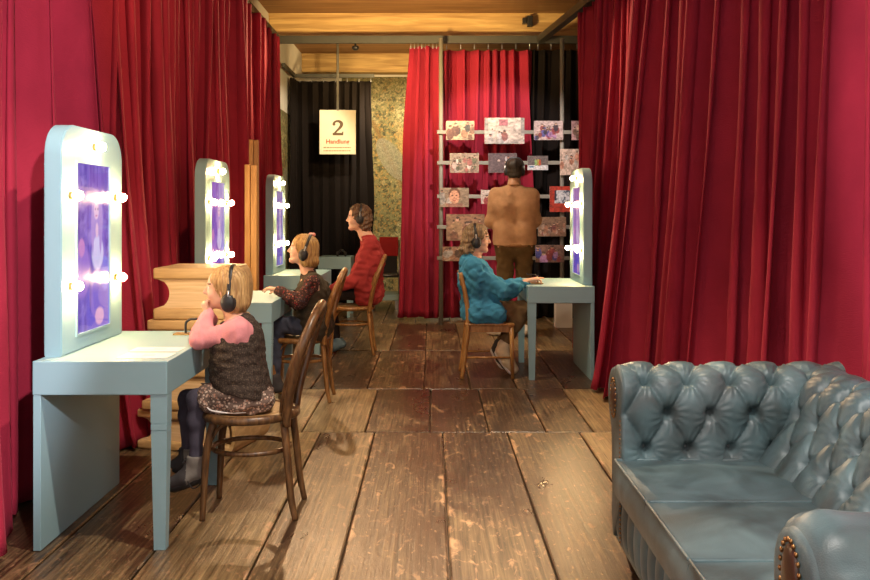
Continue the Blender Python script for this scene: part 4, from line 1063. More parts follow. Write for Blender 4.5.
def cushion(y0, y1, x0=.650, x1=1.215, z0=.335, z1=.458):
    nx, ny = 40, 34; h = z1 - z0; r = .020
    us = np.linspace(-1, 1, nx); vs = np.linspace(-1, 1, ny); V = []
    def pt(u, v, top):
        hx, hy = (x1 - x0) / 2, (y1 - y0) / 2
        crown = .020 * (1 - u * u) * (1 - v * v) + .004 * math.sin(5 * u + 3 * v + y0 * 7) * (1 - u * u) * (1 - v * v)
        ex = 1 - .02 * v * v * 0; bul = .006
        return ((x0 + x1) / 2 + u * hx, (y0 + y1) / 2 + v * hy, (z1 + crown) if top else z0)
    top = [[pt(u, v, True) for v in vs] for u in us]; m = MB()
    i = lambda a, b: a * ny + b
    vt = [p for row in top for p in row]; f = [(i(a, b), i(a + 1, b), i(a + 1, b + 1), i(a, b + 1)) for a in range(nx - 1) for b in range(ny - 1)]
    n = len(vt); ring = [i(a, 0) for a in range(nx)] + [i(nx - 1, b) for b in range(1, ny)] + [i(a, ny - 1) for a in range(nx - 2, -1, -1)] + [i(0, b) for b in range(ny - 2, 0, -1)]
    cur = ring; cxm, cym = (x0 + x1) / 2, (y0 + y1) / 2
    for k in range(1, 8):
        t_ = k / 7; bul = .012 * math.sin(pi * t_); new = []
        for q in ring:
            x, y, z = vt[q]; dx = (x - cxm) / ((x1 - x0) / 2); dy = (y - cym) / ((y1 - y0) / 2)
            wx = bul if abs(dx) > .999 else 0; wy = bul * .3 if abs(dy) > .999 else 0
            new.append(len(vt)); vt.append((x + math.copysign(wx, dx), y + math.copysign(wy, dy), z1 - (z1 - z0) * t_))
        for j in range(len(ring)): l = (j + 1) % len(ring); f.append((cur[l], cur[j], new[j], new[l]))
        cur = new
    f.append(tuple(cur[::-1]))
    f = [q[::-1] for q in f]
    o = obj('seat_cushion', vt, [q[::-1] for q in f], M['leather'], sofa, smooth=True, sharp=50)
    loop = [vt[q] for q in ring]
    MB().tube([(x, y, z + .001) for x, y, z in loop], .0058, 8, closed=True).build('piping', M['leather'], o, smooth=True)
for k in range(3): cushion(1.805 + .463 * k + .003, 1.805 + .463 * (k + 1) - .003)
# ================================================================ PEOPLE
def A(v): return np.array(v, float)
def skin_mat(name, col):
    m, nt, b = nodes_mat(name)
    b.inputs['Base Color'].default_value = (*col, 1); b.inputs['Roughness'].default_value = .5
    b.inputs['Subsurface Weight'].default_value = .12; b.inputs['Subsurface Radius'].default_value = (.02, .008, .004); b.inputs['Subsurface Scale'].default_value = .3
    return m
M['skin_fair'] = skin_mat('fair_skin', (.68, .39, .27)); M['skin_mid'] = skin_mat('tan_skin', (.50, .26, .15))
M['eye_white'] = plain('eye_white', (.72, .68, .62), .2); M['iris'] = plain('eye_iris', (.05, .035, .025), .15); M['lip'] = plain('lips', (.50, .17, .14), .45)
def hair_mat(name, dark, light):
    m, nt, b = nodes_mat(name); L = nt.links.new
    tc = N(nt, 'ShaderNodeTexCoord'); mp = N(nt, 'ShaderNodeMapping'); mp.inputs['Scale'].default_value = (60, 60, 7); L(tc.outputs['Object'], mp.inputs['Vector'])
    n = N(nt, 'ShaderNodeTexNoise'); n.inputs['Scale'].default_value = 1.6; n.inputs['Detail'].default_value = 5; n.inputs['Distortion'].default_value = .5; L(mp.outputs[0], n.inputs['Vector'])
    L(ramp(nt, n.outputs['Fac'], [(.32, dark), (.68, light)]), b.inputs['Base Color']); b.inputs['Roughness'].default_value = .55
    bp = N(nt, 'ShaderNodeBump'); bp.inputs['Strength'].default_value = .5; bp.inputs['Distance'].default_value = .004; L(n.outputs['Fac'], bp.inputs['Height']); L(bp.outputs[0], b.inputs['Normal'])
    return m
M['hair_blond'] = hair_mat('blond_hair', (.26, .135, .045), (.60, .38, .15)); M['hair_gold'] = hair_mat('golden_hair', (.22, .11, .03), (.52, .31, .10))
M['hair_brown'] = hair_mat('brown_hair', (.055, .026, .012), (.17, .085, .036)); M['hair_ash'] = hair_mat('ash_brown_hair', (.09, .052, .026), (.34, .22, .11)); M['hair_dark'] = hair_mat('dark_hair', (.010, .007, .005), (.045, .028, .018))
def cloth(name, col, noise=.12, sc=14, bump=.3, bs=220): return plain(name, col, .9, noise=noise, nscale=sc, bump=bump, bscale=bs, sheen=.15, spec=.2)
def speckle(name, base, spots, scale, thr=.36, rough=.9):
    m, nt, b = nodes_mat(name); L = nt.links.new
    tc = N(nt, 'ShaderNodeTexCoord'); v = N(nt, 'ShaderNodeTexVoronoi'); v.inputs['Scale'].default_value = scale; L(tc.outputs['Object'], v.inputs['Vector'])
    lt = N(nt, 'ShaderNodeMath', operation='LESS_THAN'); L(v.outputs['Distance'], lt.inputs[0]); lt.inputs[1].default_value = thr
    hs = N(nt, 'ShaderNodeSeparateColor'); L(v.outputs['Color'], hs.inputs[0])
    c = ramp(nt, hs.outputs[0], [(i / max(1, len(spots) - 1), s) for i, s in enumerate(spots)])
    mx = N(nt, 'ShaderNodeMix', data_type='RGBA'); L(lt.outputs[0], mx.inputs['Factor']); mx.inputs[6].default_value = (*base, 1); L(c, mx.inputs[7])
    L(mx.outputs[2], b.inputs['Base Color']); b.inputs['Roughness'].default_value = rough; b.inputs['Specular IOR Level'].default_value = .2
    bp = N(nt, 'ShaderNodeBump'); bp.inputs['Strength'].default_value = .4; bp.inputs['Distance'].default_value = .004; L(v.outputs['Distance'], bp.inputs['Height']); L(bp.outputs[0], b.inputs['Normal'])
    return m

class Head:
    def __init__(s, chin, fwd, h, roll=0.0, up=(0, 0, 1)):
        s.o = A(chin); s.h = h; f = A(fwd); f /= np.linalg.norm(f); u = A(up); u = u - f * (u @ f); u /= np.linalg.norm(u)
        s.R = np.stack([f, np.cross(u, f), u]); 
    def p(s, x, y, z): return s.o + s.h * (x * s.R[0] + y * s.R[1] + z * s.R[2])
    def loc(s, Q): return ((Q - s.o) / s.h) @ s.R.T
    def ell(s, F_, c, r, k=.05, sub=False): F_.ell(s.p(*c), A(r) * s.h, s.R, k * s.h, sub)
    def cap(s, F_, a, ra, b, rb, k=.05, sub=False): F_.cap(s.p(*a), ra * s.h, s.p(*b), rb * s.h, k * s.h, sub)
    def build(s, F_, child=False):
        s.ell(F_, (-.06, 0, .66), (.42, .335, .345))
        s.ell(F_, (.10, 0, .39), (.265, .25, .36), .12)
        for y in (-1, 1):
            s.cap(F_, (.0, y * .19, .26), .075, (.25, y * .05, .085), .075, .10)
            s.ell(F_, (.19, y * .16, .36), (.12, .10, .11), .08)                    # cheeks
            s.cap(F_, (.285, y * .17, .595), .035, (.335, y * .04, .585), .04, .05)  # brow
        s.ell(F_, (.285, 0, .10), (.075, .10, .075), .06)
        for y in (-1, 1): s.ell(F_, (.395, y * .135, .52), (.07, .085, .05), .05, True)
        s.cap(F_, (.335, 0, .57), .034, (.425, 0, .40), .046 if not child else .052, .04)
        for y in (-1, 1):
            s.cap(F_, (.385, y * .04, .375), .034, (.37, y * .045, .375), .034, .03)
            s.ell(F_, (.298, y * .135, .515), (.055, .055, .055), .008)
            s.ell(F_, (-.05, y * .335, .44), (.075, .030, .125), .02)
            s.ell(F_, (-.03, y * .36, .45), (.035, .02, .07), .02, True)
        s.cap(F_, (.325, -.07, .272), .026, (.325, .07, .272), .026, .025); s.cap(F_, (.315, -.06, .222), .030, (.315, .06, .222), .030, .025)
        s.cap(F_, (.372, -.05, .248), .006, (.372, .05, .248), .006, .02, True)
    def fmat(s, V, Fq):
        c = s.loc(V[Fq].mean(1)); m = np.zeros(len(Fq), int)
        for y in (-1, 1):
            d = np.linalg.norm(c - A((.298, y * .135, .515)), axis=1); m[(d < .060) & (c[:, 0] > .30)] = 1
            d2 = np.linalg.norm(c - A((.352, y * .140, .515)), axis=1); m[d2 < .030] = 2
            m[(np.abs(c[:, 1] - y * .14) < .085) & (np.abs(c[:, 2] - .613 + abs(0) ) < .018) & (c[:, 0] > .26)] = 4
        m[(np.abs(c[:, 1]) < .085) & (c[:, 2] > .198) & (c[:, 2] < .292) & (c[:, 0] > .325)] = 3
        return m

def hand(F_, wrist, d, n, s, curl=.5, side=1, thumb=1.0, index=None):
    """palm and five fingers; d points from the wrist to the fingers, the palm faces n"""
    w = A(wrist); d = A(d); d /= np.linalg.norm(d); n = A(n); n = n - d * (n @ d); n /= np.linalg.norm(n); l = np.cross(d, n) * side
    kn = [w + d * .50 * s + l * o * s - n * abs(o) * .10 * s for o in (-.19, -.065, .065, .185)]
    for q in kn: F_.cap(w + (q - w) * .15, .105 * s, q, .075 * s, .02 * s)
    for i, q in enumerate(kn):
        ln = (.36, .42, .39, .30)[i] * s; r = (.050, .052, .050, .043)[i] * s; a = 0; p = q; cu = curl if not (index is not None and i == 0) else index
        for seg, fr in enumerate((.45, .32, .23)):
            a += cu * (.8, 1.1, .8)[seg]; dd = d * cos(a) + n * sin(a); e = p + dd * ln * fr; F_.cap(p, r * (1 - .08 * seg), e, r * (1 - .08 * (seg + 1)), .006 * s); p = e
    b = w + d * .14 * s - l * .15 * s; t1 = b + (d * .55 - l * .55 + n * .35 * thumb) * .30 * s; t2 = t1 + (d * .80 - l * .10 + n * .5 * thumb) * .24 * s
    F_.cap(b, .080 * s, t1, .058 * s, .03 * s); F_.cap(t1, .056 * s, t2, .044 * s, .01 * s)

def torso(F_, J, S, off, parts=('sh', 'chest', 'waist', 'hip'), k=.06):
    w = J['w']; c = {}
    if 'sh' in parts: F_.cap(J['shN'], S['sh'] + off, J['shF'], S['sh'] + off, k)
    for nm, a, r in (('chest', 'cw', 'cr'), ('waist', 'ww', 'wr'), ('hip', 'hw', 'hr')):
        if nm in parts: c[nm] = (J[nm] - w * S[a], J[nm] + w * S[a], S[r] + off); F_.cap(c[nm][0], c[nm][2], c[nm][1], c[nm][2], k)
    if 'chest' in c and 'sh' in parts:
        m = (J['shN'] + J['shF']) / 2
        for s in (0, 1): F_.cap(c['chest'][s], c['chest'][2] * .92, m + (w if s else -w) * S['cw'] * .8, S['sh'] + off, k)
    for a, b in (('chest', 'waist'), ('waist', 'hip')):
        if a in c and b in c:
            for s in (0, 1): F_.cap(c[a][s], c[a][2], c[b][s], c[b][2], k)
def arm(F_, J, S, off, s, upto='wr', k=.025):
    F_.cap(J['sh' + s], S['ua'] + off, J['el' + s], S['el'] + off, k)
    e = J['el' + s]; w = J['wr' + s]
    if upto == 'cuff': w = e + (w - e) * .93
    F_.cap(e, S['el'] + off, e + (w - e) * .35, S['fa'] + off, k); F_.cap(e + (w - e) * .35, S['fa'] + off, w, S['wr_'] + off, k)
def leg(F_, J, S, off, s, k=.03, frac=1.0):
    F_.cap(J['hi' + s], S['th'] + off, J['kn' + s], S['kn'] + off, k)
    a = J['kn' + s]; b = a + (J['an' + s] - a) * frac
    F_.cap(a, S['kn'] + off, a + (b - a) * .35, S['ca'] + off, k); F_.cap(a + (b - a) * .35, S['ca'] + off, b, S['an'] + off, k)
def foot(F_, an, heel, toe, r, k=.015):
    an, heel, toe = A(an), A(heel), A(toe); md = heel * .45 + toe * .55
    F_.cap(an, r * .95, heel, r * .85, k); F_.cap(an, r * .95, md, r * .92, k); F_.cap(heel, r * .85, md, r * .95, k); F_.cap(md, r * .95, toe, r * .80, k)
BASE = dict(sh=.058, cw=.075, cr=.098, ww=.065, wr=.092, hw=.075, hr=.112, ua=.043, el=.036, fa=.038, wr_=.025, th=.078, kn=.052, ca=.050, an=.033, nk=.052)
def sized(f, **k): d = {q: v * f for q, v in BASE.items()}; d.update(k); return d
def body(name, parent, J, S, hd, skin, hands, vox, child=False, feet=True):
    F_ = Field(); hd.build(F_, child)
    F_.cap(hd.p(-.08, 0, .22), S['nk'], J['nk'], S['nk'] * 1.08, .03); F_.cap(J['nk'], S['nk'] * 1.05, (J['shN'] + J['shF']) / 2, S['sh'], .04)
    torso(F_, J, S, -.006)
    for s in 'NF': arm(F_, J, S, -.004, s); leg(F_, J, S, -.006, s)
    for h in hands: hand(F_, *h[:-1], **h[-1])
    if feet:
        for s in 'NF': foot(F_, J['an' + s], J['he' + s], J['to' + s], S['an'] * .82)
    V, Fq = F_.mesh(vox); return obj(name, V, Fq, skin, parent, smooth=True, mats=[skin, M['eye_white'], M['iris'], M['lip'], M['hair_brown']], fmat=hd.fmat(V, Fq))
def garment(name, mat, parent, F_, vox, noise=.004, ns=24, seed=1, ripple=None):
    V, Fq = F_.mesh(vox, noise, ns, seed, ripple); return obj(name, V, Fq, mat, parent, smooth=True)
def strands(hd, amp, freq, zf=8):
    def f(Q):
        c = hd.loc(Q); az = np.arctan2(c[:, 1], c[:, 0] + .08); return amp * np.sin(az * freq + 2.2 * np.sin(c[:, 2] * zf) + np.sin(az * 7) * 2) + amp * .6 * np.sin(az * freq * .43 + c[:, 2] * 5)
    return f
def headphones(hd, label, zc=.40, xc=-.05, xt=-.08, ztop=1.09, yw=.44, cup=.17):
    t = thing('headphones', label, 'headphones', hd.p(xc, 0, zc), 'black headphones'); pts = []; 
    for k in range(21):
        a = pi * k / 20; q = sin(a); pts.append(hd.p(xc + (xt - xc) * q, yw * (abs(cos(a)) ** .8) * (1 if cos(a) > 0 else -1), zc + (ztop - zc) * q ** .75))
    MB().tube(pts, .048 * hd.h, 10, smooth=2, flat=.42).build('headband', M['black'], t, smooth=True)
    fl = MB().tube([pts[k] - hd.R[2] * .018 * hd.h for k in range(5, 16)], .042 * hd.h, 8, flat=.45).build('headband_pad', M['pad'], t, smooth=True)
    for y in (-1, 1):
        c = hd.p(xc, y * yw, zc); Rm = Matrix(hd.R.T.tolist()).to_4x4()
        bm = bmesh.new(); bmesh.ops.create_uvsphere(bm, u_segments=20, v_segments=12, radius=cup * hd.h)
        o = MB().bm(bm, Matrix.Translation(Vector(c)) @ Rm @ Matrix.Diagonal((.86, .42, 1.08, 1))).build('ear_cup', M['black'], t, smooth=True)
        m = MB(); m.tube([Vector(hd.p(xc + cup * .78 * cos(q * pi / 12), y * (yw - .055), zc + cup * .98 * sin(q * pi / 12))) for q in range(24)], .040 * hd.h, 8, closed=True); m.build('ear_pad', M['pad'], o, smooth=True)
        MB().tube([hd.p(xc, y * (yw + .03), zc + .06), hd.p(xc + (xt - xc) * .3, y * (yw + .01), zc + .30)], .030 * hd.h, 8).build('slider', M['steel'], t, smooth=True)
    return t

def person(name, label, base): return thing(name, label, 'person', base)

# ---------------------------------------------------------------- girl at the first desk
d = 4.06
g = person('person', 'girl with blond bob in pink sleeves and brown vest, hand at her mouth', (P(245, 0, d).x, d, 0)); near = A((0, -1, 0))
hd = Head(P(222.5, 309, d), (-1, -.06, .03), .187); S = sized(.62, th=.054, kn=.037, ca=.034, an=.025, ua=.033, el=.029, fa=.029, wr_=.021, nk=.036, cr=.078, wr=.082, hr=.092, sh=.044, cw=.05)
J = dict(w=A((0, 1, 0)), nk=A(P(236, 318, d)), shN=A(P(238, 331, d - .105)), shF=A(P(236, 331, d + .105)), elN=A(P(199.5, 339.5, d - .115)), elF=A(P(203, 341, d + .13)), wrN=A(P(208, 314, d - .035)), wrF=A(P(211, 318, d + .05)),
         chest=A(P(238, 343, d)), waist=A(P(238, 366, d)), hip=A(P(243, 390, d)), hiN=A(P(243, 397, d - .065)), hiF=A(P(241, 397, d + .065)), knN=A(P(197, 399, d - .075)), knF=A(P(188, 399, d + .06)), anN=A(P(196, 458, d - .08)), anF=A(P(188, 450, d + .07)),
         heN=A(P(200, 472, d - .085)), toN=A(P(172, 482.5, d - .085)), heF=A(P(192, 459, d + .07)), toF=A(P(176, 464, d + .07)))
hn = [(J['wrN'], (-.35, .1, 1), (.6, .55, .1), .100, dict(curl=1.15, side=-1)), (J['wrF'], (-.2, -.1, 1), (.7, -.4, .1), .100, dict(curl=1.2, side=1))]
body('body', g, J, S, hd, M['skin_fair'], hn, .0042, True)
F_ = Field()
F_.cap(J['shN'], S['sh'] + .005, J['shF'], S['sh'] + .005, .03); torso(F_, J, S, .000, ('sh', 'chest'), .06); F_.cut(J['nk'] + A((0, 0, .004)), (-.35, 0, 1)); F_.cut(J['waist'], (0, 0, -1))
for s in 'NF': arm(F_, J, S, .011, s, 'cuff')
garment('shirt', cloth('pink_jersey', srgb(222, 146, 150), .08), g, F_, .0050, .0045, 95, 3)
vest_m = speckle('brown_knit', srgb(62, 52, 45), [srgb(40, 32, 28), srgb(96, 82, 70), srgb(70, 58, 50)], 130, .45)
F_ = Field(); J2 = dict(J); J2['shN'] = J['shN'] + A((.012, .050, .0)); J2['shF'] = J['shF'] + A((.012, -.050, .0)); torso(F_, J2, S, .016, k=.05); F_.cap(J['nk'], S['nk'] * 1.3, J['chest'], .06, .05)
F_.cap(P(233, 378, d - .05), .07, P(233, 378, d + .05), .07, .04)
F_.cut(J['nk'] + A((-.0, 0, .006)), (-.35, 0, 1)); F_.cut(P(236, 388, d), (-.25, 0, -1))
garment('vest', vest_m, g, F_, .0050, .004, 95, 5)
skirt_m = speckle('floral_cloth', srgb(104, 86, 76), [srgb(214, 196, 176), srgb(160, 116, 96), srgb(198, 178, 160), srgb(80, 62, 56)], 85, .44)
F_ = Field(); torso(F_, J, S, .012, ('hip',), .04)
for s in 'NF':
    q = J['hi' + s]; e = J['kn' + s]; F_.cap(q, .080, q + (e - q) * .72, .068, .04)
F_.cap(P(262, 401, d - .07), .035, P(218, 402, d - .095), .040, .05); F_.cap(P(262, 401, d + .07), .035, P(218, 402, d + .095), .040, .05); F_.cap(P(262, 399, d - .04), .05, P(262, 399, d + .04), .05, .05)
F_.cut(P(0, 383, d), (-.2, 0, 1)); F_.cut(P(0, 412.5, d - .1), (0, 0, -1)); F_.cut(P(206, 400, d), (-1, 0, -.55))
garment('skirt', skirt_m, g, F_, .0050, .007, 85, 8)
M['lace'] = plain('white_lace', (.74, .70, .66), .85, noise=.1, nscale=80)
m = MB().tube([P(205.5, 404, d - .14), P(210, 410, d - .145), P(222, 412.5, d - .145), P(236, 413, d - .14), P(246, 412.5, d - .13)], [.002, .004, .004, .003, .002], 8, smooth=6, flat=1.0).build('skirt_hem', M['lace'], g, smooth=True)
F_ = Field(); torso(F_, J, S, .003, ('hip',)); 
for s in 'NF': leg(F_, J, S, .003, s)
garment('leggings', cloth('grey_leggings', srgb(74, 70, 82), .06), g, F_, .0052, .0025, 60, 9)
M['suede'] = plain('grey_suede', srgb(122, 116, 108), .9, noise=.12, nscale=30); M['suede_dark'] = plain('dark_suede', srgb(58, 54, 54), .85, noise=.12, nscale=30)
for s in 'NF':
    F_ = Field(); foot(F_, J['an' + s] + A((0, 0, .0)), J['he' + s], J['to' + s], .034); F_.cap(J['an' + s] + A((0, 0, .02)), .035, J['an' + s], .035)
    F_.cut(J['an' + s] + A((0, 0, .012)), (0, 0, 1)); V, Fq = F_.mesh(.005, .001, 60, 2); cx_ = V[Fq].mean(1); mid = J['he' + s] * .45 + J['to' + s] * .55
    b_ = obj('boot', V, Fq, M['suede'], g, smooth=True, mats=[M['suede'], M['suede_dark']], fmat=(cx_[:, 0] < mid[0] + .012).astype(int))
    hh_, tt = J['he' + s], J['to' + s]; ax_ = (tt - hh_) / np.linalg.norm(tt - hh_); dn = np.array([-ax_[2], 0, ax_[0]]); dn = dn if dn[2] < 0 else -dn
    m = MB().tube([hh_ - ax_ * .022 + dn * .026, hh_ + dn * .028, hh_ * .5 + tt * .5 + dn * .027, tt + dn * .025, tt + ax_ * .022 + dn * .018], [.010, .020, .022, .022, .010], 10, smooth=4, flat=1.0); m.build('sole', M['black'], b_, smooth=True)
    MB().tube([J['he' + s] + A((.02, -.034, -.01)), J['he' + s] + A((.004, -.037, -.05)), J['he' + s] + A((-.025, -.036, -.06)), J['he' + s] + A((-.045, -.034, -.03))], .003, 6, smooth=4).build('pull_loop', M['black'], b_, smooth=True)
    MB().tube([J['an' + s] + A((-.044, -.006, .0)), J['an' + s] * .5 + J['to' + s] * .5 + A((0, -.02, .034)), J['an' + s] * .5 + J['to' + s] * .5 + A((-.0, .012, .036)), J['an' + s] + A((-.036, .012, -.008))], .0035, 6, smooth=4).build('lace', M['black'], b_, smooth=True)
F_ = Field(); hd.ell(F_, (-.13, 0, .67), (.47, .42, .40), .04); hd.ell(F_, (-.25, 0, .42), (.36, .43, .46), .10); hd.ell(F_, (-.30, 0, .16), (.34, .42, .30), .12)
hd.ell(F_, (.48, 0, .30), (.38, .50, .50), .05, True); hd.ell(F_, (.20, 0, .02), (.22, .5, .22), .05, True); F_.cut(hd.p(0, 0, -.07), (-.1, 0, -1))
hr_ = garment('hair', M['hair_blond'], g, F_, .0042, .0015, 60, 4, strands(hd, .0022, 34))
m = MB(); 
for s in (-1, 1): m.ball(hd.p(-.24 + s * .06, -.40, .74), .017, 10, 8, (1.2, .5, .8))
m.ball(hd.p(-.24, -.41, .74), .008, 8, 6); m.build('hair_clip', plain('pink_clip', srgb(206, 120, 110), .5), g, smooth=True)
headphones(hd, 'black headphones on the head of the girl with pink sleeves', zc=.19, xc=-.20, xt=-.22, ztop=1.075, yw=.455, cup=.19)

# ---------------------------------------------------------------- child at the second desk
d = 6.45
g = person('person.001', 'child with golden bob and patterned sleeves typing at the second desk', (P(314, 0, d).x, d, 0))
hd = Head(P(299, 264, d), (-1, -.05, .16), .205); S = sized(.76, cr=.090, wr=.088, hr=.100, ua=.040, el=.034, fa=.033, wr_=.022, th=.066, kn=.048, sh=.05)
J = dict(w=A((0, 1, 0)), nk=A(P(308, 272, d)), shN=A(P(312, 283, d - .14)), shF=A(P(311, 283, d + .14)), elN=A(P(299, 303, d - .20)), elF=A(P(298, 304, d + .20)), wrN=A(P(277, 289.5, d - .16)), wrF=A(P(279, 290, d + .06)),
         chest=A(P(313, 292, d)), waist=A(P(314, 310, d)), hip=A(P(316, 325, d)), hiN=A(P(314, 326, d - .075)), hiF=A(P(314, 326, d + .075)), knN=A(P(277, 325, d - .09)), knF=A(P(275, 325, d + .09)), anN=A(P(275, 378, d - .10)), anF=A(P(266, 376, d + .08)),
         heN=A(P(279, 387, d - .10)), toN=A(P(262, 390, d - .10)), heF=A(P(270, 385, d + .08)), toF=A(P(256, 388, d + .08)))
hn = [(J['wrN'], (-1, .15, .10), (0, .1, -1), .125, dict(curl=.35, side=1)), (J['wrF'], (-1, -.1, .12), (0, 0, -1), .125, dict(curl=.4, side=-1))]
body('body', g, J, S, hd, M['skin_fair'], hn, .0046, True)
pat = speckle('patterned_sleeve', srgb(62, 42, 40), [srgb(150, 40, 50), srgb(110, 70, 60), srgb(60, 60, 70), srgb(170, 110, 90)], 70, .42)
F_ = Field()
for s in 'NF': arm(F_, J, S, .012, s, 'cuff')
F_.cap(J['shN'], S['sh'], J['shF'], S['sh'], .03); garment('shirt', pat, g, F_, .0060, .005, 85, 3)
F_ = Field(); torso(F_, J, S, .012, ('chest', 'waist', 'hip'), .05); F_.cap(J['shN'] + A((0, .05, .005)), S['sh'] + .008, J['shF'] + A((0, -.05, .005)), S['sh'] + .008, .04); F_.cap(J['nk'], S['nk'] * 1.25, J['chest'], .07, .05)
F_.cut(J['nk'] + A((0, 0, .008)), (-.35, 0, 1)); garment('vest', cloth('dark_olive_knit', srgb(64, 56, 44), .12), g, F_, .0060, .005, 75, 5)
F_ = Field(); torso(F_, J, S, .006, ('hip',), .04)
for s in 'NF': leg(F_, J, S, .008, s)
garment('jeans', cloth('blue_grey_denim', srgb(66, 70, 84), .15), g, F_, .0062, .006, 75, 7)
for s in 'NF':
    F_ = Field(); foot(F_, J['an' + s], J['he' + s], J['to' + s], .042); garment('shoe', M['suede_dark'], g, F_, .006, .001)
F_ = Field(); hd.ell(F_, (-.12, 0, .68), (.47, .42, .40), .04); hd.ell(F_, (-.26, 0, .40), (.37, .45, .44), .10); hd.ell(F_, (-.34, 0, .15), (.34, .44, .26), .12)
hd.ell(F_, (.47, 0, .26), (.40, .5, .48), .05, True); F_.cut(hd.p(0, 0, -.06), (-.1, 0, -1))
garment('hair', M['hair_gold'], g, F_, .005, .0015, 60, 4, strands(hd, .0024, 34))
m = MB(); m.ball(hd.p(-.30, -.2, 1.08), .018, 10, 8, (1.2, .7, .8)); m.ball(hd.p(-.22, -.22, 1.09), .014, 10, 8, (1.2, .7, .8)); m.build('hair_clip', plain('pale_pink_clip', srgb(226, 150, 140), .5), g, smooth=True)
headphones(hd, 'black headphones on the child with patterned sleeves', zc=.36, xc=-.14, xt=-.26, ztop=1.085, yw=.46, cup=.18)

# ---------------------------------------------------------------- woman in red at the third desk
d = 8.66
g = person('person.002', 'woman in a red sweater sitting on the third bentwood chair', (P(368, 0, d).x, d, 0))
hd = Head(P(357.5, 230.5, d), (-1, -.04, .02), .238); S = sized(1.0, cw=.08, cr=.105, hr=.12)
J = dict(w=A((0, 1, 0)), nk=A(P(366, 236, d)), shN=A(P(371, 245.5, d - .150)), shF=A(P(370, 245.5, d + .150)), elN=A(P(353, 282, d - .23)), elF=A(P(351, 282, d + .22)), wrN=A(P(332, 288, d - .14)), wrF=A(P(331, 288, d + .10)),
         chest=A(P(370.5, 260, d)), waist=A(P(369, 280, d)), hip=A(P(368, 291, d)), hiN=A(P(367, 292, d - .09)), hiF=A(P(366, 292, d + .09)), knN=A(P(328, 293, d - .10)), knF=A(P(326, 293, d + .10)), anN=A(P(336, 336, d - .10)), anF=A(P(330, 338, d + .10)),
         heN=A(P(342, 344, d - .10)), toN=A(P(326, 349, d - .12)), heF=A(P(336, 346, d + .10)), toF=A(P(318, 349, d + .12)))
hn = [(J['wrN'], (-1, .35, -.05), (0, .2, -1), .165, dict(curl=.45, side=1)), (J['wrF'], (-1, -.3, -.05), (0, -.2, -1), .165, dict(curl=.45, side=-1))]
body('body', g, J, S, hd, M['skin_fair'], hn, .0052)
F_ = Field(); torso(F_, J, S, .010, k=.07)
for s in 'NF': arm(F_, J, S, .014, s, 'cuff', .04)
F_.cap(P(370, 292, d - .08), .110, P(370, 292, d + .08), .110, .06); F_.cap(P(366, 272, d - .19), .06, P(362, 284, d - .20), .05, .06); F_.cap(J['nk'], .062, (J['shN'] + J['shF']) / 2, .07, .05); F_.cut(J['nk'] + A((0, 0, .012)), (-.4, 0, 1)); F_.cut(P(370, 304, d), (0, 0, -1))
garment('sweater', cloth('red_sweater', srgb(150, 50, 50), .08), g, F_, .0070, .008, 62, 5)
F_ = Field(); torso(F_, J, S, .006, ('hip',), .04)
for s in 'NF': leg(F_, J, S, .008, s)
garment('trousers', cloth('black_trousers', (.018, .015, .016), .15), g, F_, .0075, .004, 36, 7)
M['blueshoe'] = plain('blue_grey_shoe', srgb(86, 108, 118), .7, noise=.1)
for s in 'NF':
    F_ = Field(); foot(F_, J['an' + s] * .6 + J['he' + s] * .4, J['he' + s], J['to' + s], .046); F_.cut(J['an' + s] + A((0, 0, -.015)), (0, 0, 1)); o = garment('shoe', M['blueshoe'], g, F_, .006, .001)
F_ = Field(); hd.ell(F_, (-.11, 0, .68), (.46, .40, .39), .04); hd.ell(F_, (-.26, 0, .42), (.32, .40, .42), .10); hd.ell(F_, (-.30, 0, .14), (.22, .34, .22), .12)
hd.ell(F_, (.46, 0, .30), (.36, .5, .46), .05, True); hd.ell(F_, (.30, 0, .66), (.14, .30, .16), .05, True)
garment('hair', M['hair_brown'], g, F_, .0050, .010, 95, 4, strands(hd, .0028, 26))
headphones(hd, 'black headphones on the woman in the red sweater', zc=.46, xc=-.10, xt=-.14, ztop=1.08, yw=.43, cup=.16)

# ---------------------------------------------------------------- woman in teal at the right desk
d = 7.45
g = person('person.003', 'woman in a teal jacket pointing at the right desk', (P(480, 0, d).x, d, 0))
hd = Head(P(478, 252.5, d), (1, -.06, -.03), .225); S = sized(.94, cw=.075, cr=.10, hr=.115)
J = dict(w=A((0, -1, 0)), nk=A(P(474, 257, d)), shN=A(P(473, 268, d - .155)), shF=A(P(474, 268, d + .155)), elN=A(P(502, 291, d - .18)), elF=A(P(506, 292, d + .15)), wrN=A(P(528, 280.5, d - .07)), wrF=A(P(526, 281, d + .16)),
         chest=A(P(476, 280, d)), waist=A(P(479, 299, d)), hip=A(P(480, 311, d)), hiN=A(P(482, 312, d - .085)), hiF=A(P(482, 312, d + .085)), knN=A(P(523, 309, d - .09)), knF=A(P(523, 310, d + .08)), anN=A(P(504, 345, d - .09)), anF=A(P(500, 344, d + .08)),
         heN=A(P(501, 351, d - .09)), toN=A(P(513.5, 369, d - .09)), heF=A(P(497, 349, d + .08)), toF=A(P(505, 364, d + .08)))
hn = [(J['wrN'], (1, .05, .14), (-.1, .1, -1), .160, dict(curl=.75, side=-1, index=.12)), (J['wrF'], (1, -.1, -.02), (0, 0, -1), .160, dict(curl=.4, side=1))]
body('body', g, J, S, hd, M['skin_fair'], hn, .005)
F_ = Field(); torso(F_, J, S, .026, k=.07)
for s in 'NF': arm(F_, J, S, .024, s, 'cuff', .04)
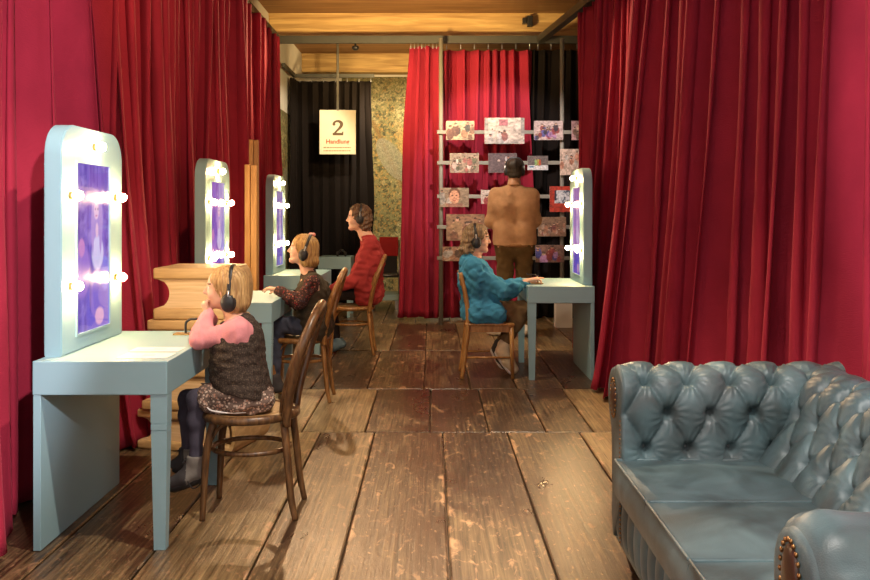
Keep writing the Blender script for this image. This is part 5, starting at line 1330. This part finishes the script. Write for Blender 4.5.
F_.cap(P(479, 313, d - .12), .095, P(479, 313, d + .12), .095, .06); F_.cap(P(497, 314, d - .175), .080, P(498, 312, d + .10), .085, .06); F_.cap(P(478, 314, d - .165), .080, P(478, 314, d), .085, .06); F_.cap(J['nk'] + A((0, 0, -.015)), .085, (J['shN'] + J['shF']) / 2, .09, .05); F_.cap(P(466, 261, d - .05), .045, P(466, 261, d + .05), .045, .05)
F_.cut(J['nk'] + A((0, 0, .012)), (.5, 0, 1)); F_.cut(P(480, 323.2, d - .22), (-.06, 0, -1))
tealm = cloth('teal_jacket', srgb(64, 134, 168), .10, 10, .2, 90)
jk = garment('jacket', tealm, g, F_, .0064, .011, 68, 15)
MB().tube([P(485, 266, d - .075), P(489, 285, d - .105), P(492, 303, d - .135), P(493, 320, d - .16)], .005, 6, smooth=5).build('zip', M['black'], jk, smooth=True)
F_ = Field(); torso(F_, J, S, .004, ('hip',), .04)
for s in 'NF': leg(F_, J, S, .018, s, frac=.86)
garment('trousers', cloth('brown_trousers', srgb(118, 92, 62), .12), g, F_, .007, .007, 62, 7)
M['beige'] = plain('beige_shoe', srgb(222, 202, 166), .75, noise=.1, nscale=30)
for s in 'NF':
    F_ = Field(); foot(F_, J['an' + s], J['he' + s], J['to' + s], .052); b_ = garment('shoe', M['beige'] if s == 'N' else M['suede_dark'], g, F_, .006, .001)
    hh_, tt = J['he' + s], J['to' + s]; ax_ = (tt - hh_) / np.linalg.norm(tt - hh_); dn = np.array([-ax_[2], 0, ax_[0]]); dn = dn if dn[0] < 0 else -dn
    MB().tube([hh_ + dn * .034 - ax_ * .02, hh_ + dn * .040, (hh_ + tt) / 2 + dn * .040, tt + dn * .036, tt + ax_ * .03 + dn * .020], [.012, .02, .022, .02, .010], 8, smooth=3).build('sole', M['white'], b_, smooth=True)
F_ = Field(); hd.ell(F_, (-.11, 0, .68), (.46, .41, .39), .04); hd.ell(F_, (-.30, 0, .40), (.34, .42, .44), .10); hd.ell(F_, (-.38, 0, .08), (.34, .42, .24), .12)
hd.ell(F_, (.46, 0, .28), (.38, .5, .46), .05, True); F_.cut(hd.p(0, 0, -.10), (-.1, 0, -1))
garment('hair', M['hair_ash'], g, F_, .0050, .008, 85, 4, strands(hd, .003, 28))
headphones(hd, 'black headphones on the woman in the teal jacket', zc=.38, xc=-.06, xt=-.16, ztop=1.08, yw=.45, cup=.18)

# ---------------------------------------------------------------- man looking at the pictures
d = 9.75
g = person('person.004', 'man in a tan sweater standing with his back turned, viewing the pictures', (P(514, 0, d).x, d, 0))
hd = Head(P(514.5, 182.5, d + .05), (.04, 1, .03), .25); S = sized(1.12, cw=.11, cr=.115, ww=.085, wr=.110, hw=.085, hr=.115, sh=.070, ua=.054, el=.046, fa=.045, nk=.062)
J = dict(w=A((1, 0, 0)), nk=A(P(514, 186, d)), shN=A(P(496.5, 196, d)), shF=A(P(531.5, 196, d)), elN=A(P(490.5, 222, d + .04)), elF=A(P(535.5, 221, d + .04)), wrN=A(P(508, 213, d + .28)), wrF=A(P(521, 215, d + .24)),
         chest=A(P(514, 206, d)), waist=A(P(514.5, 232, d)), hip=A(P(514.5, 247, d)), hiN=A(P(505.5, 252, d)), hiF=A(P(523.5, 252, d)), knN=A(P(504.5, 292, d + .02)), knF=A(P(524, 292, d + .02)), anN=A(P(502, 325, d)), anF=A(P(525, 325, d)),
         heN=A(P(501.5, 331, d - .04)), toN=A(P(490, 331, d + .12)), heF=A(P(525, 331, d - .04)), toF=A(P(529, 331, d + .16)))
hn = [(J['wrN'], (1, -.1, .25), (0, -1, 0), .175, dict(curl=.5, side=1)), (J['wrF'], (-1, -.05, .2), (0, -1, 0), .175, dict(curl=.5, side=-1))]
body('body', g, J, S, hd, M['skin_mid'], hn, .0056)
F_ = Field(); torso(F_, J, S, .016, k=.07)
for s in 'NF': arm(F_, J, S, .014, s, 'cuff', .05)
F_.cap(J['nk'], .070, (J['shN'] + J['shF']) / 2, .085, .07); F_.cut(J['nk'] + A((0, 0, .004)), (0, .2, 1)); F_.cut(P(514, 245, d), (0, 0, -1))
tan_m = cloth('tan_sweater', srgb(184, 143, 108), .10, 20, .6, 120)
sw = garment('sweater', tan_m, g, F_, .0065, .0055, 34, 12)
rib_m = cloth('tan_ribbing', srgb(140, 100, 66), .12, 40, .6, 160)
hc = (J['waist'] * .12 + J['hip'] * .88); hb = []
for k in range(28):
    a = 2 * pi * k / 28; q = A((cos(a), sin(a), 0)); hb.append(hc + A((q[0] * .195, q[1] * .138, .012)))
MB().tube([h_ + A((0, 0, -.010)) for h_ in hb], .020, 8, closed=True).build('hem_band', rib_m, sw, smooth=True)
MB().tube([J['nk'] + A((.078 * cos(2 * pi * k / 24), .074 * sin(2 * pi * k / 24) + .004, -.006 - .012 * sin(2 * pi * k / 24))) for k in range(24)], .013, 8, closed=True).build('collar', rib_m, sw, smooth=True)
F_ = Field(); torso(F_, J, S, .004, ('waist', 'hip'), .04)
for s in 'NF': leg(F_, J, S, .016, s)
F_.cut(P(514, 241, d), (0, 0, 1)); garment('trousers', cloth('dark_olive_trousers', srgb(92, 72, 44), .12), g, F_, .008, .008, 50, 7)
M['whiteshoe'] = plain('white_shoe', (.66, .60, .52), .6, noise=.05)
for s in 'NF':
    F_ = Field(); foot(F_, J['an' + s] * .5 + J['he' + s] * .5, J['he' + s], J['to' + s], .050); o = garment('shoe', M['whiteshoe'], g, F_, .006, .001)
F_ = Field(); hd.ell(F_, (-.09, 0, .69), (.44, .365, .37), .04); hd.ell(F_, (-.22, 0, .42), (.28, .33, .28), .08); hd.ell(F_, (.45, 0, .36), (.38, .5, .40), .05, True)
garment('hair', M['hair_dark'], g, F_, .0055, .006, 60, 4)
headphones(hd, 'black headphones on the standing man’s head', zc=.44, xc=-.05, xt=-.08, ztop=1.075, yw=.40, cup=.13)
# ================================================================ LIGHT AND CAMERA
def spot(name, loc, tgt, energy, col, size=60, blend=.6, rad=.06):
    l = bpy.data.lights.new(name, 'SPOT'); l.energy = energy; l.color = col; l.spot_size = math.radians(size); l.spot_blend = blend; l.shadow_soft_size = rad
    o = bpy.data.objects.new(name, l); COL.objects.link(o); o.location = loc; o.rotation_euler = (Vector(tgt) - Vector(loc)).to_track_quat('-Z', 'Y').to_euler(); return o
def area(name, loc, tgt, energy, col, sx, sy):
    l = bpy.data.lights.new(name, 'AREA'); l.shape = 'RECTANGLE'; l.energy = energy; l.color = col; l.size = sx; l.size_y = sy
    o = bpy.data.objects.new(name, l); COL.objects.link(o); o.location = loc; o.rotation_euler = (Vector(tgt) - Vector(loc)).to_track_quat('-Z', 'Y').to_euler(); return o
COOL = (1.0, .92, .90); WARM = (1.0, .68, .34); WARMER = (1.0, .58, .22)
area('assumed_front_fill', (.3, -.5, 2.4), (.1, 4.0, .6), 48, COOL, 3.2, 2.2)  # area light assumed behind the camera as cool daylight; no window is built
spot('spot_curtain_left', (.2, .5, 2.3), (-1.9, 1.25, 2.1), 640, (1, .88, .94), 94, .12, .05)  # assumed cool spot near the camera, lights the nearest left curtain; no fixture
spot('spot_curtain_right', (-.2, .5, 2.3), (2.1, 1.15, 2.1), 560, (1, .88, .92), 92, .12, .05)  # matching spot added for the curtain behind the sofa, also without a fixture
spot('spot_curtain_rake', (.4, 8.5, 3.5), (1.75, 5.6, 1.4), 300, (1, .66, .36), 62, .6, .04)  # added spot, no fixture: grazes the right curtain to deepen its folds
spot('spot_curtain_rake_left', (-1.1, 10.3, 3.45), (-1.95, 6.3, 1.7), 300, (1, .62, .32), 62, .6, .04)  # added from the far end so the left folds gain contrast
spot('spot_left_curtain_front', (-.6, 4.4, 3.5), (-1.9, 7.0, 1.8), 90, (1, .62, .30), 85, .6, .04)  # added warm fill for the front of the left curtain
spot('spot_near_desk', (.2, 2.7, 3.5), (-1.0, 4.1, .3), 340, (1, .88, .74), 58, .4, .04)  # ceiling spot assumed over the first desk, out of view
spot('spot_sofa', (.5, 1.2, 3.5), (1.15, 2.8, .3), 300, (1, .93, .86), 52, .6, .05)  # overhead spot assumed for the sofa, fixture not built
spot('spot_floor', (.8, 4.3, 3.5), (.85, 4.4, 0), 290, (1, .80, .54), 56, .6, .05)  # spot assumed above the right floor boards, unseen
spot('spot_floor_mid', (-.2, 6.4, 3.5), (-.2, 7.3, .4), 190, (1, .84, .62), 80, .6, .05)  # unseen spot assumed for the floor between the desks
spot('spot_pictures', (.55, 8.5, 3.5), (.86, 11.1, 1.85), 360, (1, .88, .82), 46, .5, .03)  # spot assumed in front of the rack, no fixture built for it
spot('spot_mural', (-.25, 12.1, 3.4), (-.6, 14.4, 1.7), 360, (1, .84, .60), 75, .6, .06)  # unseen spot assumed for the woodland wallpaper
spot('spot_side_wall', (-.7, 10.2, 3.2), (-2.0, 12.3, 2.0), 300, (1, .84, .6), 50, .5, .06)  # added spot without a fixture, brightens the wall strip past the curtain
spot('spot_far_floor', (-.2, 9.3, 3.5), (-.1, 10.2, 0), 180, (1, .82, .58), 75, .6, .05)  # assumed spot for the floor before the rack, without a fixture
spot('assumed_uplight_beams', (-.3, 8.9, 2.7), (-.3, 11.4, 3.72), 430, (1, .70, .30), 100, .8, .1)  # upward spot assumed below the lit beam; no such lamp is built
spot('assumed_uplight_back', (-.5, 12.0, 2.9), (-.8, 14.2, 3.7), 150, (1, .70, .32), 110, .8, .1)  # second assumed upward spot, for the beam at the far wall
w = bpy.data.worlds.new('room_ambient'); scene.world = w; w.use_nodes = True
w.node_tree.nodes['Background'].inputs['Color'].default_value = (1.0, .80, .62, 1); w.node_tree.nodes['Background'].inputs['Strength'].default_value = .10

cam = bpy.data.cameras.new('camera'); co = bpy.data.objects.new('camera', cam); COL.objects.link(co)
co.location = (0, 0, CAMZ); co.rotation_euler = (pi / 2, 0, 0); cam.sensor_fit = 'HORIZONTAL'; cam.sensor_width = 36; cam.lens = 36 * F / 870
cam.shift_x = (435 - CX) / 870; cam.shift_y = -(290 - HY) / 870; cam.clip_start = .05; cam.clip_end = 60
scene.camera = co
vs = scene.view_settings; vs.view_transform = 'Standard'; vs.look = 'None'; vs.gamma = 1; vs.use_curve_mapping = False; vs.exposure = 0.2
scene.cycles.sample_clamp_indirect = 4.0; scene.cycles.max_bounces = 6
